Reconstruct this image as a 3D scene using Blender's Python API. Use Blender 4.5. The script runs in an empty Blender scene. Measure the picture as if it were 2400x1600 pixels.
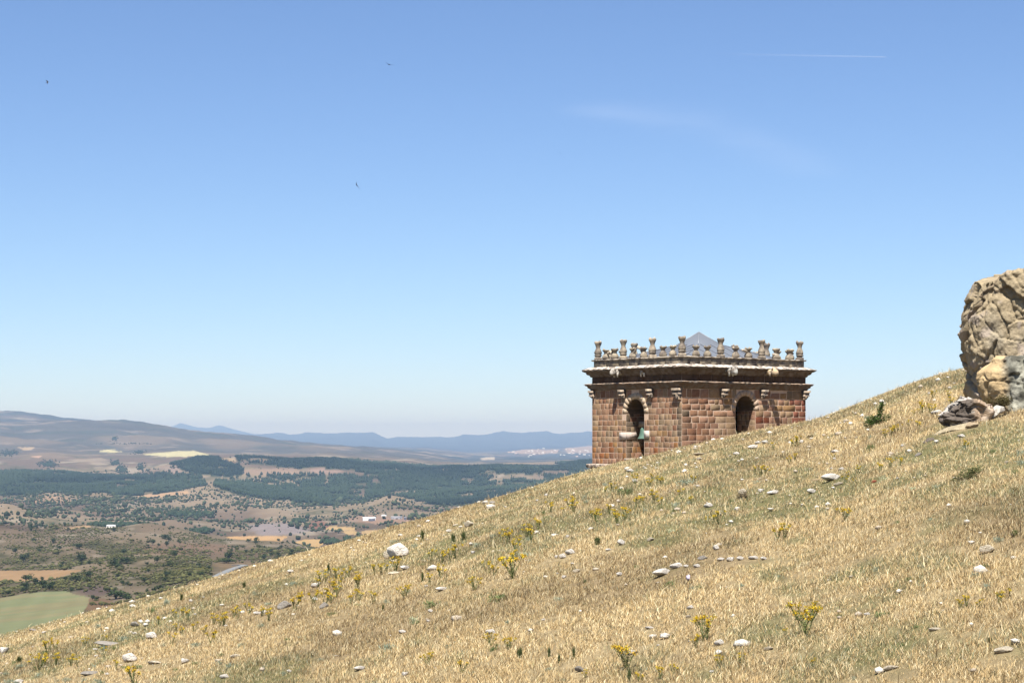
import bpy, bmesh, math, random
import numpy as np
from mathutils import Vector

# ---------------------------------------------------------------- camera, sky, sun
F = 4500.0          # focal length in photograph pixels (2400 wide)
HZ = 1030.0         # eye level row in the photograph
scene = bpy.context.scene
cam_d = bpy.data.cameras.new('camera')
cam = bpy.data.objects.new('camera', cam_d)
scene.collection.objects.link(cam)
cam.rotation_euler = (math.radians(90), 0, 0)
cam_d.sensor_width = 36
cam_d.lens = F * 36 / 2400
cam_d.shift_y = (HZ - 800) / 2400
cam_d.clip_start = 0.5
cam_d.clip_end = 200000
scene.camera = cam

SUN = Vector((-0.092, -0.525, 1.0)).normalized()      # towards the sun
sun_el = math.asin(SUN.z)
sun_az = math.atan2(SUN.x, SUN.y)
w = bpy.data.worlds.new('World')
scene.world = w
w.use_nodes = True
nt = w.node_tree
bg = nt.nodes['Background']
sky = nt.nodes.new('ShaderNodeTexSky')
sky.sky_type = 'NISHITA'
sky.sun_disc = False
sky.sun_elevation = sun_el
sky.sun_rotation = sun_az
sky.altitude = 1200
sky.air_density = 1.0
sky.dust_density = 0.0
sky.ozone_density = 3.5
tint = nt.nodes.new('ShaderNodeMix'); tint.data_type = 'RGBA'; tint.blend_type = 'MULTIPLY'; tint.inputs[0].default_value = 1
tint.inputs[7].default_value = (.80, .868, 1.01, 1)
nt.links.new(sky.outputs[0], tint.inputs[6]); nt.links.new(tint.outputs[2], bg.inputs[0])
bg.inputs[1].default_value = 0.0585
sun_d = bpy.data.lights.new('sun', 'SUN')
sun_d.energy = 5.0
sun_d.angle = math.radians(0.5)
sun_d.color = (1.0, 0.96, 0.89)
sun = bpy.data.objects.new('sun', sun_d)
scene.collection.objects.link(sun)
sun.rotation_euler = (-SUN).to_track_quat('-Z', 'Y').to_euler()
sun.location = (0, 0, 200)
scene.view_settings.view_transform = 'Standard'
scene.view_settings.look = 'None'
scene.view_settings.exposure = 1.25
scene.view_settings.gamma = 1
scene.cycles.max_bounces = 6
scene.cycles.diffuse_bounces = 2
scene.cycles.use_denoising = True
scene.cycles.volume_bounces = 1

rng = np.random.default_rng(7)
random.seed(7)

# ---------------------------------------------------------------- noise
def _h(ix, iy, iz, s):
    n = (ix.astype(np.int64) * 374761393 + iy.astype(np.int64) * 668265263 + iz.astype(np.int64) * 2147483647 + s * 974634777) & 0xFFFFFFFF
    n = ((n ^ (n >> 13)) * 1274126177) & 0xFFFFFFFF
    n = ((n ^ (n >> 16)) * 2246822519) & 0xFFFFFFFF
    return ((n ^ (n >> 15)) & 0xFFFFFF) / float(0xFFFFFF)

def vnoise(x, y, z=None, s=0):
    x = np.asarray(x, float); y = np.asarray(y, float)
    z = np.zeros_like(x) if z is None else np.asarray(z, float)
    ix, iy, iz = np.floor(x), np.floor(y), np.floor(z)
    fx, fy, fz = x - ix, y - iy, z - iz
    fx = fx * fx * (3 - 2 * fx); fy = fy * fy * (3 - 2 * fy); fz = fz * fz * (3 - 2 * fz)
    r = 0
    for dx in (0, 1):
        for dy in (0, 1):
            for dz in (0, 1):
                wgt = (fx if dx else 1 - fx) * (fy if dy else 1 - fy) * (fz if dz else 1 - fz)
                r = r + wgt * _h(ix + dx, iy + dy, iz + dz, s)
    return r

def fbm(x, y, z=None, s=0, o=4, g=0.5):
    a, t, r = 1.0, 0.0, 0
    for k in range(o):
        f = 2.03 ** k
        r = r + a * vnoise(np.asarray(x) * f, np.asarray(y) * f, None if z is None else np.asarray(z) * f, s + k * 17)
        t += a; a *= g
    return r / t          # 0..1, mean 0.5

def sstep(a, b, x):
    t = np.clip((x - a) / (b - a), 0, 1)
    return t * t * (3 - 2 * t)

def inpoly(px, py, poly):
    r = np.zeros(np.shape(px), bool)
    n = len(poly)
    for i in range(n):
        x1, y1 = poly[i]; x2, y2 = poly[(i + 1) % n]
        if y1 == y2: continue
        c = ((y1 > py) != (y2 > py)) & (px < (x2 - x1) * (py - y1) / (y2 - y1) + x1)
        r ^= c
    return r

# ---------------------------------------------------------------- materials
MATS = {}
def mat(name, color=(.5, .5, .5), rough=0.9, attr=None, bump=0.0, bscale=5.0, var=0.0, vscale=3.0, metallic=0.0,
        col2=None, spec=0.2, trans=0.0, bdist=0.02):
    if name in MATS: return MATS[name]
    m = bpy.data.materials.new(name); m.use_nodes = True
    t = m.node_tree; p = t.nodes['Principled BSDF']
    p.inputs['Roughness'].default_value = rough
    p.inputs['Metallic'].default_value = metallic
    p.inputs['Specular IOR Level'].default_value = spec
    tc = t.nodes.new('ShaderNodeTexCoord')
    src = None
    if attr:
        a = t.nodes.new('ShaderNodeVertexColor'); a.layer_name = attr
        src = a.outputs[0]
    else:
        c = t.nodes.new('ShaderNodeRGB'); c.outputs[0].default_value = (*color, 1); src = c.outputs[0]
    if col2:
        n = t.nodes.new('ShaderNodeTexNoise'); n.inputs['Scale'].default_value = vscale * .6; n.inputs['Detail'].default_value = 6
        t.links.new(tc.outputs['Object'], n.inputs['Vector'])
        rr = t.nodes.new('ShaderNodeValToRGB'); rr.color_ramp.elements[0].position = .42; rr.color_ramp.elements[1].position = .6
        t.links.new(n.outputs[0], rr.inputs[0])
        mx = t.nodes.new('ShaderNodeMix'); mx.data_type = 'RGBA'
        t.links.new(rr.outputs[0], mx.inputs[0]); t.links.new(src, mx.inputs[6]); mx.inputs[7].default_value = (*col2, 1)
        src = mx.outputs[2]
    G = .76
    if var > 0:
        n = t.nodes.new('ShaderNodeTexNoise'); n.inputs['Scale'].default_value = vscale; n.inputs['Detail'].default_value = 8
        n.inputs['Roughness'].default_value = .65
        t.links.new(tc.outputs['Object'], n.inputs['Vector'])
        mr = t.nodes.new('ShaderNodeMapRange')
        mr.inputs['From Min'].default_value = .3; mr.inputs['From Max'].default_value = .7
        mr.inputs['To Min'].default_value = (1 - var) * G; mr.inputs['To Max'].default_value = (1 + var) * G
        t.links.new(n.outputs[0], mr.inputs[0])
        vm = t.nodes.new('ShaderNodeVectorMath'); vm.operation = 'SCALE'
        t.links.new(src, vm.inputs[0]); t.links.new(mr.outputs[0], vm.inputs['Scale'])
        src = vm.outputs[0]
    else:
        vm = t.nodes.new('ShaderNodeVectorMath'); vm.operation = 'SCALE'
        t.links.new(src, vm.inputs[0]); vm.inputs['Scale'].default_value = G
        src = vm.outputs[0]
    t.links.new(src, p.inputs['Base Color'])
    if bump > 0:
        n = t.nodes.new('ShaderNodeTexNoise'); n.inputs['Scale'].default_value = bscale; n.inputs['Detail'].default_value = 8
        n.inputs['Roughness'].default_value = .7
        t.links.new(tc.outputs['Object'], n.inputs['Vector'])
        b = t.nodes.new('ShaderNodeBump'); b.inputs['Strength'].default_value = bump; b.inputs['Distance'].default_value = bdist
        t.links.new(n.outputs[0], b.inputs['Height']); t.links.new(b.outputs[0], p.inputs['Normal'])
    if trans > 0:
        tr = t.nodes.new('ShaderNodeBsdfTranslucent'); ms = t.nodes.new('ShaderNodeMixShader')
        t.links.new(src, tr.inputs[0]); ms.inputs[0].default_value = trans
        t.links.new(p.outputs[0], ms.inputs[1]); t.links.new(tr.outputs[0], ms.inputs[2])
        t.links.new(ms.outputs[0], t.nodes['Material Output'].inputs['Surface'])
    MATS[name] = m
    return m

# ---------------------------------------------------------------- object helpers
def link(o, parent=None):
    scene.collection.objects.link(o)
    if parent: o.parent = parent
    return o

def tag(o, label=None, cat=None, group=None, kind=None):
    if label: o['label'] = label
    if cat: o['category'] = cat
    if group: o['group'] = group
    if kind: o['kind'] = kind
    return o

def empty(name, loc=(0, 0, 0), rz=0, **k):
    o = bpy.data.objects.new(name, None); o.location = loc; o.rotation_euler = (0, 0, rz)
    o.empty_display_size = .3
    link(o); return tag(o, **k)

def np_mesh(name, V, polys, cols=None, smooth=False):
    """V (n,3); polys: array (m,k) all same size, or list of such arrays"""
    if not isinstance(polys, list): polys = [polys]
    polys = [np.asarray(p, np.int32) for p in polys if len(p)]
    me = bpy.data.meshes.new(name)
    me.vertices.add(len(V)); me.vertices.foreach_set('co', np.asarray(V, np.float32).ravel())
    loops = np.concatenate([p.ravel() for p in polys])
    sizes = np.concatenate([np.full(len(p), p.shape[1], np.int32) for p in polys])
    starts = np.concatenate([[0], np.cumsum(sizes)[:-1]]).astype(np.int32)
    me.loops.add(len(loops)); me.loops.foreach_set('vertex_index', loops)
    me.polygons.add(len(sizes)); me.polygons.foreach_set('loop_start', starts)
    me.polygons.foreach_set('loop_total', sizes)
    if smooth: me.polygons.foreach_set('use_smooth', np.ones(len(sizes), bool))
    if cols is not None:
        a = me.color_attributes.new('Col', 'FLOAT_COLOR', 'POINT')
        c = np.ones((len(V), 4), np.float32); c[:, :3] = cols
        a.data.foreach_set('color', c.ravel())
    me.update(calc_edges=True); me.validate()
    return me

def np_obj(name, V, polys, m, cols=None, parent=None, smooth=False):
    me = np_mesh(name, V, polys, cols, smooth)
    me.materials.append(m)
    return link(bpy.data.objects.new(name, me), parent)

class MB:
    def __init__(s): s.v = []; s.q = []; s.t = []; s.c = []; s.n = 0
    def add(s, verts, quads=(), tris=(), col=(.5, .5, .5)):
        b = s.n
        s.v += [tuple(v) for v in verts]; s.n += len(verts)
        s.c += [col] * len(verts) if not isinstance(col, list) else col
        s.q += [tuple(i + b for i in f) for f in quads]
        s.t += [tuple(i + b for i in f) for f in tris]
    def box(s, o, ax, ay, az, col=(.5, .5, .5)):
        """o corner, ax ay az edge vectors"""
        o = Vector(o); ax, ay, az = Vector(ax), Vector(ay), Vector(az)
        vs = [o, o + ax, o + ax + ay, o + ay, o + az, o + ax + az, o + ax + ay + az, o + ay + az]
        s.add(vs, [(0, 3, 2, 1), (4, 5, 6, 7), (0, 1, 5, 4), (1, 2, 6, 5), (2, 3, 7, 6), (3, 0, 4, 7)], col=col)
    def lathe(s, base, prof, n=10, col=(.5, .5, .5), jit=0.0, sx=1, sy=1, rot=0):
        """prof list of (r,z)"""
        b = Vector(base); vs = []
        ph = [random.uniform(-1, 1) for _ in range(n)]
        for r, z in prof:
            for k in range(n):
                a = 2 * math.pi * k / n + rot
                rr = r * (1 + jit * random.uniform(-1, 1) + jit * .5 * ph[k])
                vs.append((b.x + rr * sx * math.cos(a), b.y + rr * sy * math.sin(a), b.z + z + jit * .08 * random.uniform(-1, 1)))
        q = []
        for i in range(len(prof) - 1):
            for k in range(n):
                q.append((i * n + k, i * n + (k + 1) % n, (i + 1) * n + (k + 1) % n, (i + 1) * n + k))
        m = len(vs)
        vs.append((b.x, b.y, b.z + prof[0][1])); vs.append((b.x, b.y, b.z + prof[-1][1]))
        t = [(m, (k + 1) % n, k) for k in range(n)] + [(m + 1, m - n + k, m - n + (k + 1) % n) for k in range(n)]
        s.add(vs, q, t, col)
    def tube(s, pts, rads, n=6, col=(.5, .5, .5)):
        vs = []
        P = [Vector(p) for p in pts]
        for i, p in enumerate(P):
            d = (P[min(i + 1, len(P) - 1)] - P[max(i - 1, 0)]).normalized()
            u = d.orthogonal().normalized(); v = d.cross(u)
            for k in range(n):
                a = 2 * math.pi * k / n
                vs.append(p + (u * math.cos(a) + v * math.sin(a)) * rads[i])
        q = [(i * n + k, i * n + (k + 1) % n, (i + 1) * n + (k + 1) % n, (i + 1) * n + k) for i in range(len(P) - 1) for k in range(n)]
        m = len(vs); vs += [P[0], P[-1]]
        t = [(m, (k + 1) % n, k) for k in range(n)] + [(m + 1, m - n + k, m - n + (k + 1) % n) for k in range(n)]
        s.add(vs, q, t, col)
    def mesh(s, name): return np_mesh(name, np.array(s.v, float), [np.array(s.q).reshape(-1, 4), np.array(s.t).reshape(-1, 3)], np.array(s.c))
    def build(s, name, m, parent=None, smooth=False):
        me = s.mesh(name); me.materials.append(m)
        if smooth: me.polygons.foreach_set('use_smooth', np.ones(len(me.polygons), bool))
        return link(bpy.data.objects.new(name, me), parent)

def interp(pts, x):
    p = np.array(pts, float)
    return np.interp(x, p[:, 0], p[:, 1])

# ---------------------------------------------------------------- the near hill (grassy slope)
SIL = [(-900, 1704), (-400, 1594), (-100, 1518), (0, 1492), (200, 1438), (300, 1412), (400, 1388), (500, 1360), (600, 1330), (700, 1302), (819, 1271),
       (904, 1246), (1000, 1215), (1100, 1186), (1200, 1156), (1300, 1127), (1380, 1106), (1450, 1094), (1500, 1080), (1600, 1051), (1700, 1029),
       (1800, 1009), (1900, 990), (2000, 953), (2100, 911), (2180, 880), (2260, 860), (2400, 830), (2700, 770), (3200, 700), (4200, 600)]
_sx = np.arange(-900, 4200, 20.0)
_sy = interp(SIL, _sx)
_k = np.hanning(9); _k /= _k.sum()
_sy = np.convolve(np.pad(_sy, 4, mode='edge'), _k, 'valid')
HH, YC = 3.0, 60.0
KK = HH / YC ** 2
def hill_m(u):
    px = 1200 + F * u
    return (HZ - np.interp(px, _sx, _sy)) / F + 2 * HH / YC
def hill(x, y):
    x = np.asarray(x, float); y = np.asarray(y, float)
    u = np.clip(x / np.maximum(y, 10.0), -.46, .66)
    z = -HH + hill_m(u) * y - KK * y * y
    z = z + (fbm(x / 7, y / 9, s=3, o=3) - .5) * .30 + (fbm(x / 1.1, y / 1.4, s=9, o=3) - .5) * .10
    return z
def on_hill(px, py):
    u = (px - 1200) / F; q = (HZ - py) / F
    y = 9.0
    while y < 62:
        if hill(u * y, y) >= q * y: break
        y += .1
    y = min(y, 60.0)
    return float(u * y), y, float(hill(u * y, y))

# colour of the dry grass ground, shared with blades
def grass_green(x, y):
    a = fbm(x / 3.2, y / 5.0, s=31, o=4)
    b = fbm(x / .5, y / .9, s=35, o=3)
    return sstep(.46, .64, a * .6 + b * .4)
def grass_brown(x, y):
    return sstep(.48, .70, fbm(x / 1.6, y / 3.4, s=41, o=4))

us = np.concatenate([np.linspace(-.62, -.30, 60), np.linspace(-.295, .30, 620), np.linspace(.305, .75, 60)])
ys = np.concatenate([np.linspace(-25, 8, 34), np.geomspace(8.6, 75, 420), np.linspace(76, 520, 110)])
U, Y = np.meshgrid(us, ys)
X = U * np.maximum(Y, 12.0)
X = np.where(Y < 12, U * (12 + (12 - np.maximum(Y, -25)) * 1.5), X)
Z = hill(X, Y)
V = np.stack([X, Y, Z], -1).reshape(-1, 3)
nr, nc = U.shape
def grid_faces(nr, nc):
    i = np.arange(nr * nc).reshape(nr, nc)
    return np.stack([i[:-1, :-1], i[:-1, 1:], i[1:, 1:], i[1:, :-1]], -1).reshape(-1, 4)
fx, fy = V[:, 0], V[:, 1]
gg, gb = grass_green(fx, fy)[:, None], grass_brown(fx, fy)[:, None]
gc = np.array([.40, .31, .175]) * (1 - gg) + np.array([.20, .185, .085]) * gg
gc = gc * (1 - .35 * gb) + np.array([.19, .12, .065]) * .35 * gb
gc *= .72 * (.75 + .5 * fbm(fx / .25, fy / .3, s=55, o=3))[:, None]
m_ground = mat('dry_ground', attr='Col', rough=1, bump=.8, bscale=14, var=.25, vscale=9, bdist=.05, spec=.05)
ho = np_obj('hillside', V, grid_faces(nr, nc), m_ground, gc, smooth=True)
tag(ho, 'dry grassy hillside sloping up to the right', 'hillside', kind='structure')

ROCKS = [
 (932, 1294, 46, 36, 'w', 'largest white boulder in the middle of the slope, with a shaded right end'),
 (913, 1300, 26, 22, 'c', 'cream flank rock leaning against the left of the largest white boulder'),
 (740, 1371, 30, 12, 'w', 'flat white stone above left of the biggest yellow flower patch'),
 (738, 1404, 13, 9, 'w', 'small white stone inside the biggest yellow flower patch'),
 (760, 1419, 24, 13, 'g', 'tilted grey stone just below the biggest yellow flower patch'),
 (667, 1418, 36, 18, 'g', 'rounded dark grey rock left of the biggest yellow flower patch'),
 (620, 1434, 16, 10, 'w', 'white stone right of the pair left below the rounded dark grey rock'),
 (603, 1437, 18, 8, 'w', 'white stone left of the pair left below the rounded dark grey rock'),
 (949, 1331, 22, 11, 'w', 'white block below the largest white boulder, right of the thin slab'),
 (922, 1342, 30, 6, 'c', 'thin cream slab below the largest white boulder'),
 (248, 1507, 62, 15, 'g', 'long low grey rock near the bottom left corner'),
 (303, 1543, 32, 22, 'w', 'blocky bright white stone near the bottom left, right of the long low grey rock'),
 (317, 1464, 24, 13, 'g', 'dark wedge shaped stone above the long low grey rock'),
 (355, 1490, 24, 17, 'w', 'rounded white stone right above the long low grey rock'),
 (316, 1485, 10, 8, 'w', 'tiny white stone directly under the dark wedge shaped stone'),
 (432, 1550, 26, 14, 'w', 'white stone with a pointed top on the lower left slope'),
 (362, 1554, 34, 8, 'c', 'thin slanted cream slab between two white stones on the lower left slope'),
 (555, 1537, 27, 8, 'c', 'narrow flat cream stone right of the pointed white stone'),
 (512, 1547, 16, 7, 'c', 'small flat stone between the pointed white stone and the narrow flat one'),
 (205, 1577, 40, 13, 'g', 'broad pale grey stone at the bottom left edge of the photo'),
 (8, 1524, 26, 19, 'w', 'white rock cut by the left edge of the photo'),
 (526, 1588, 20, 10, 'w', 'white stone on the bottom edge below the narrow flat cream stone'),
 (44, 1597, 22, 10, 'w', 'white stone on the bottom edge near the left corner'),
 (1035, 1381, 26, 10, 'w', 'flat white stone left of the green herb patch in mid slope'),
 (843, 1567, 26, 11, 'w', 'white stone alone on the bottom slope left of centre'),
 (949, 1579, 20, 11, 'w', 'white stone on the bottom slope just left of centre'),
 (942, 1481, 19, 8, 'w', 'small white slab under the pale green sprig'),
 (1009, 1433, 11, 8, 'w', 'small white stone under the green herb patch'),
 (1336, 1294, 20, 13, 'w', 'topmost stone of the white trio right of the yellow patch in mid slope'),
 (1319, 1304, 15, 12, 'w', 'round middle stone of the white trio in mid slope'),
 (1304, 1305, 11, 9, 'w', 'leftmost and smallest stone of the white trio in mid slope'),
 (1552, 1345, 44, 18, 'w', 'large white slab with a shaded underside at the left end of the stone row'),
 (1585, 1329, 28, 13, 'w', 'white lump just right above the large white slab'),
 (1608, 1328, 12, 7, 'w', 'small stone between the white lump and the next one in the stone row'),
 (1633, 1326, 15, 9, 'w', 'compact white stone in the middle of the stone row'),
 (1690, 1311, 16, 8, 'w', 'small white stone leading the right half of the stone row'),
 (1712, 1313, 26, 12, 'w', 'widest stone of the right half of the stone row'),
 (1735, 1310, 16, 10, 'w', 'stone touching the right side of the widest one in the stone row'),
 (1766, 1308, 22, 9, 'w', 'flat stone near the right end of the stone row'),
 (1790, 1310, 16, 8, 'w', 'last small stone at the right end of the stone row'),
 (1648, 1307, 26, 9, 'g', 'grey stone above the middle of the stone row'),
 (1452, 1347, 14, 10, 'w', 'small white stone between two dark earthy spots left of the large white slab'),
 (1395, 1333, 18, 10, 'c', 'dark hollowed small rock left of the large white slab'),
 (1456, 1274, 17, 14, 'w', 'upright white stone in mid slope under the yellow herbs'),
 (1526, 1264, 18, 9, 'c', 'pale domed stone right of the upright white stone'),
 (1426, 1290, 14, 6, 'w', 'thin white stone below left of the upright white stone'),
 (1330, 1257, 10, 9, 'w', 'round white stone above the white trio'),
 (1352, 1339, 18, 9, 'c', 'pale cream stone left above the small white stone pair'),
 (1322, 1352, 15, 9, 'w', 'small bright stone left of the dark hollowed rock'),
 (1678, 1286, 14, 13, 'w', 'white stone with a knob on top above the stone row'),
 (1480, 1529, 30, 13, 'w', 'double lobed white stone at the bottom centre'),
 (1686, 1509, 21, 14, 'w', 'square white stone at the bottom right of centre'),
 (1522, 1474, 20, 6, 'w', 'thin white stone in the middle of the lower slope'),
 (1358, 1570, 24, 15, 'g', 'pale grey boulder near the bottom centre'),
 (1618, 1424, 15, 9, 'w', 'white stone beneath the thistle'),
 (1614, 1446, 12, 6, 'c', 'little flat stone under the white stone beneath the thistle'),
 (1803, 1523, 22, 9, 'c', 'cream stone at the bottom on reddish grass'),
 (1948, 1121, 42, 18, 'w', 'bright white double stone on the right slope'),
 (1915, 1125, 24, 9, 't', 'tan slab touching the left of the bright white double stone'),
 (1966, 1134, 22, 7, 'c', 'thin pale slab below the bright white double stone'),
 (1902, 1152, 20, 12, 'w', 'rounded white stone below the tan slab'),
 (1812, 1155, 28, 10, 'w', 'pair shaped flat white stone right of the tower foot slope'),
 (1783, 1150, 18, 11, 'w', 'tilted white stone beside the dark tussock'),
 (1742, 1155, 20, 16, 'c', 'cream rock inside the dark tussock'),
 (1972, 1101, 12, 8, 'w', 'small white stone above the bright white double stone'),
 (2049, 1129, 15, 8, 'o', 'small orange red rock on the right slope'),
 (2315, 1290, 34, 20, 'c', 'cream boulder alone at the right edge of the middle slope'),
 (2352, 1525, 44, 14, 'c', 'long cream stone at the bottom right edge'),
 (2090, 1571, 36, 10, 'c', 'flat cream stone on the bottom right slope'),
 (2032, 1441, 14, 8, 'w', 'small white stone left of the dark green tufts at lower right'),
 (2190, 1480, 26, 8, 'c', 'pale half buried stone in the lower right slope'),
 (2115, 1045, 11, 8, 'w', 'small white stone below the rocky outcrop slope, left'),
 (2153, 1067, 19, 7, 'g', 'low grey stone with a shaded side below the flat slab'),
 (1957, 1058, 17, 7, 'w', 'thin white stone below the juniper'),
 (1956, 1076, 8, 6, 'w', 'tiny white stone under the thin one below the juniper'),
 (2195, 966, 24, 9, 'w', 'tilted white slab left of the dark rock at the outcrop foot'),
 (2226, 910, 10, 7, 'w', 'small white stone high on the ridge just left of the outcrop'),
 (2206, 877, 13, 8, 'c', 'pale stone at the top of the ridge left of the outcrop'),
 (2067, 941, 11, 9, 'w', 'white stone on the ridge above the juniper spike'),
 (2178, 922, 10, 6, 'w', 'small white stone beside yellow flowers near the ridge top'),
 (2253, 1022, 16, 8, 'w', 'small pale stone right under the flat slab'),
 (1765, 1048, 23, 10, 'w', 'elongated bright white stone in front of the right belfry window'),
 (1776, 1038, 13, 7, 'w', 'left small stone above the elongated bright white one'),
 (1793, 1037, 15, 8, 'w', 'right small stone above the elongated bright white one'),
 (1725, 1063, 15, 7, 'w', 'small white stone left below the elongated bright white one'),
 (1711, 1068, 6, 5, 'c', 'tiny cream stone left of the small white one under the tower'),
 (1879, 1035, 13, 11, 'w', 'white stone among yellow flowers below the tower right corner'),
 (1852, 1038, 9, 7, 'w', 'smaller white stone among yellow flowers below the tower right corner'),
 (1897, 986, 8, 6, 'w', 'white stone on the ridge at the tower right edge'),
 (1895, 1047, 11, 6, 'c', 'cream stone below the white one by the tower right corner'),
 (1640, 1076, 14, 7, 'c', 'pale stone close under the tower middle'),
 (1630, 1047, 12, 7, 'w', 'white stone at the foot of the tower near corner'),
 (1575, 1053, 9, 6, 'w', 'small white stone at the foot of the tower left face'),
 (1642, 1064, 34, 5, 'c', 'thin pale streak of rock below the tower near corner'),
 (1660, 1186, 19, 11, 'w', 'white stone right of the yellow herbs in upper middle slope'),
 (1152, 1178, 14, 11, 'g', 'grey half of the split stone on the ridge line left of the tower'),
 (1138, 1177, 14, 8, 'w', 'white half of the split stone on the ridge line left of the tower'),
 (1280, 1160, 11, 9, 'w', 'white stone left of the tower, just inside the ridge'),
 (1259, 1172, 10, 5, 'w', 'flat small stone below the white one left of the tower'),
 (1477, 1103, 16, 7, 'w', 'white stone right under the tower base ledge'),
 (1340, 1181, 9, 7, 'w', 'small white stone beside a yellow herb left of the tower'),
 (1100, 1228, 22, 16, 'c', 'pale angular rock with a lower step near the dark seedlings'),
 (1066, 1230, 16, 5, 'c', 'thin pale stone left of the pale angular rock'),
 (1052, 1245, 12, 8, 'w', 'white stone directly above the dark seedlings'),
 (938, 1254, 12, 6, 'w', 'flat white stone high in the slope above the largest white boulder'),
 (982, 1233, 10, 7, 'c', 'small cream stone just below the ridge in the middle'),
 (681, 1339, 14, 8, 'w', 'white stone just below the ridge above the flower patch'),
 (310, 1420, 16, 7, 'w', 'flat white stone high on the left slope'),
 (103, 1481, 14, 6, 'w', 'small white stone near the ridge at far left'),
 (78, 1476, 22, 7, 'g', 'flat greyish stone on the ridge at far left'),
 (447, 1408, 8, 6, 'w', 'small white stone near the ridge between dark tufts'),
 (1108, 1295, 12, 9, 'w', 'white stone beside the bright flower clump in the middle'),
 (1150, 1482, 22, 12, 'w', 'white stone above the bottom centre flowers'),
]

# landmarks used to tell look-alike small things apart in their labels
LM_SLOPE = [(932, 1294, 'the largest white boulder'), (790, 1375, 'the biggest yellow flower patch'), (667, 1418, 'the rounded dark grey rock'), (248, 1507, 'the long low grey rock'),
 (303, 1543, 'the blocky bright white stone'), (432, 1550, 'the pointed white stone'), (8, 1524, 'the white rock cut by the left edge'), (205, 1577, 'the broad pale grey bottom stone'),
 (1320, 1300, 'the white trio'), (1552, 1345, 'the large white slab'), (1720, 1311, 'the stone row'), (1480, 1529, 'the double lobed white stone'), (1686, 1509, 'the square white stone'),
 (1948, 1121, 'the bright white double stone'), (2049, 1129, 'the orange red rock'), (2315, 1290, 'the cream boulder at the right'), (2350, 1525, 'the long cream stone bottom right'),
 (2238, 1008, 'the flat khaki slab'), (1765, 1048, 'the elongated white stone'), (1612, 1395, 'the thistle'), (1075, 1258, 'the two dark seedlings'), (2052, 985, 'the juniper'),
 (1145, 1177, 'the split ridge stone'), (1410, 1092, 'the tower base ledge'), (2210, 940, 'the outcrop foot'), (2263, 1112, 'the low olive bush'), (1170, 1400, 'the wide green herb patch'),
 (1200, 1330, 'the tallest bright yellow clump'), (910, 1516, 'the grey green tuft'), (1888, 1470, 'the large orange yellow herb'), (1742, 1155, 'the dark brown tussock'), (2070, 1438, 'the dark green low patch'),
 (555, 1537, 'the narrow flat cream stone'), (1003, 1550, 'the slim orange headed herb'), (1262, 1540, 'the row of dark narrow herbs'), (1456, 1274, 'the upright white stone'), (355, 1490, 'the rounded white stone'),
 (510, 1370, 'the ridge by the road'), (1650, 1190, 'the stone in the upper middle slope'), (1984, 1210, 'the solitary orange headed herb'), (2376, 1248, 'the bush with the tall stalk'), (1470, 1200, 'the herbs left below the tower')]
LM_VALLEY = [(61, 1350, 'the broad round oak'), (181, 1356, 'the long oval thicket'), (285, 1315, 'the dark tree trio'), (272, 1395, 'the thicket above the grass ridge'), (368, 1310, 'the tree on the heath hill'),
 (388, 1257, 'the wide clump on the brown slope'), (537, 1305, 'the trees at the road bend'), (56, 1305, 'the olive scrub'), (100, 1400, 'the green field'), (100, 1345, 'the tan field'), (259, 1234, 'the white shed'),
 (600, 1262, 'the long yellow field'), (655, 1300, 'the shaded brown slope'), (730, 1272, 'the square yellow field'), (78, 1262, 'the bush on the left crest'), (186, 1278, 'the high tree group'), (440, 1330, 'the yellow green heath'), (480, 1280, 'the bare middle slope'), (10, 1260, 'the left edge hilltop'), (300, 1260, 'the middle of the near crest')]
USED = {}
def where(kind, px, py, lms):
    """label built from the nearest landmark, direction and distance; unique for each thing"""
    ls = sorted(lms, key=lambda l: math.hypot(l[0] - px, (l[1] - py) * 1.6))
    for (lx, ly, ph) in ls[:4]:
        dx, dy = px - lx, (py - ly) * 1.6; d = math.hypot(dx, dy)
        h_ = 'right' if dx > 0 else 'left'; v_ = 'below' if dy > 0 else 'above'
        if abs(dx) > 2.2 * abs(dy): di = h_ + ' of'
        elif abs(dy) > 2.2 * abs(dx): di = v_
        else: di = v_ + ' and ' + h_ + ' of'
        for dist in ((['just'] if d < 28 else ['close'] if d < 60 else ['some way'] if d < 120 else ['well']) ):
            lab = kind + ' ' + dist + ' ' + di + ' ' + ph
            if len(lab.split()) <= 16 and lab not in USED:
                USED[lab] = 1; return lab
    lx, ly, ph = ls[0]
    for ex in ('another', 'a third', 'a fourth', 'one more', 'a further'):
        lab = ex + ' ' + kind + ' ' + dist + ' ' + di + ' ' + ph
        if len(lab.split()) <= 16 and lab not in USED: USED[lab] = 1; return lab
    return kind + ' ' + di + ' ' + ph

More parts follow.
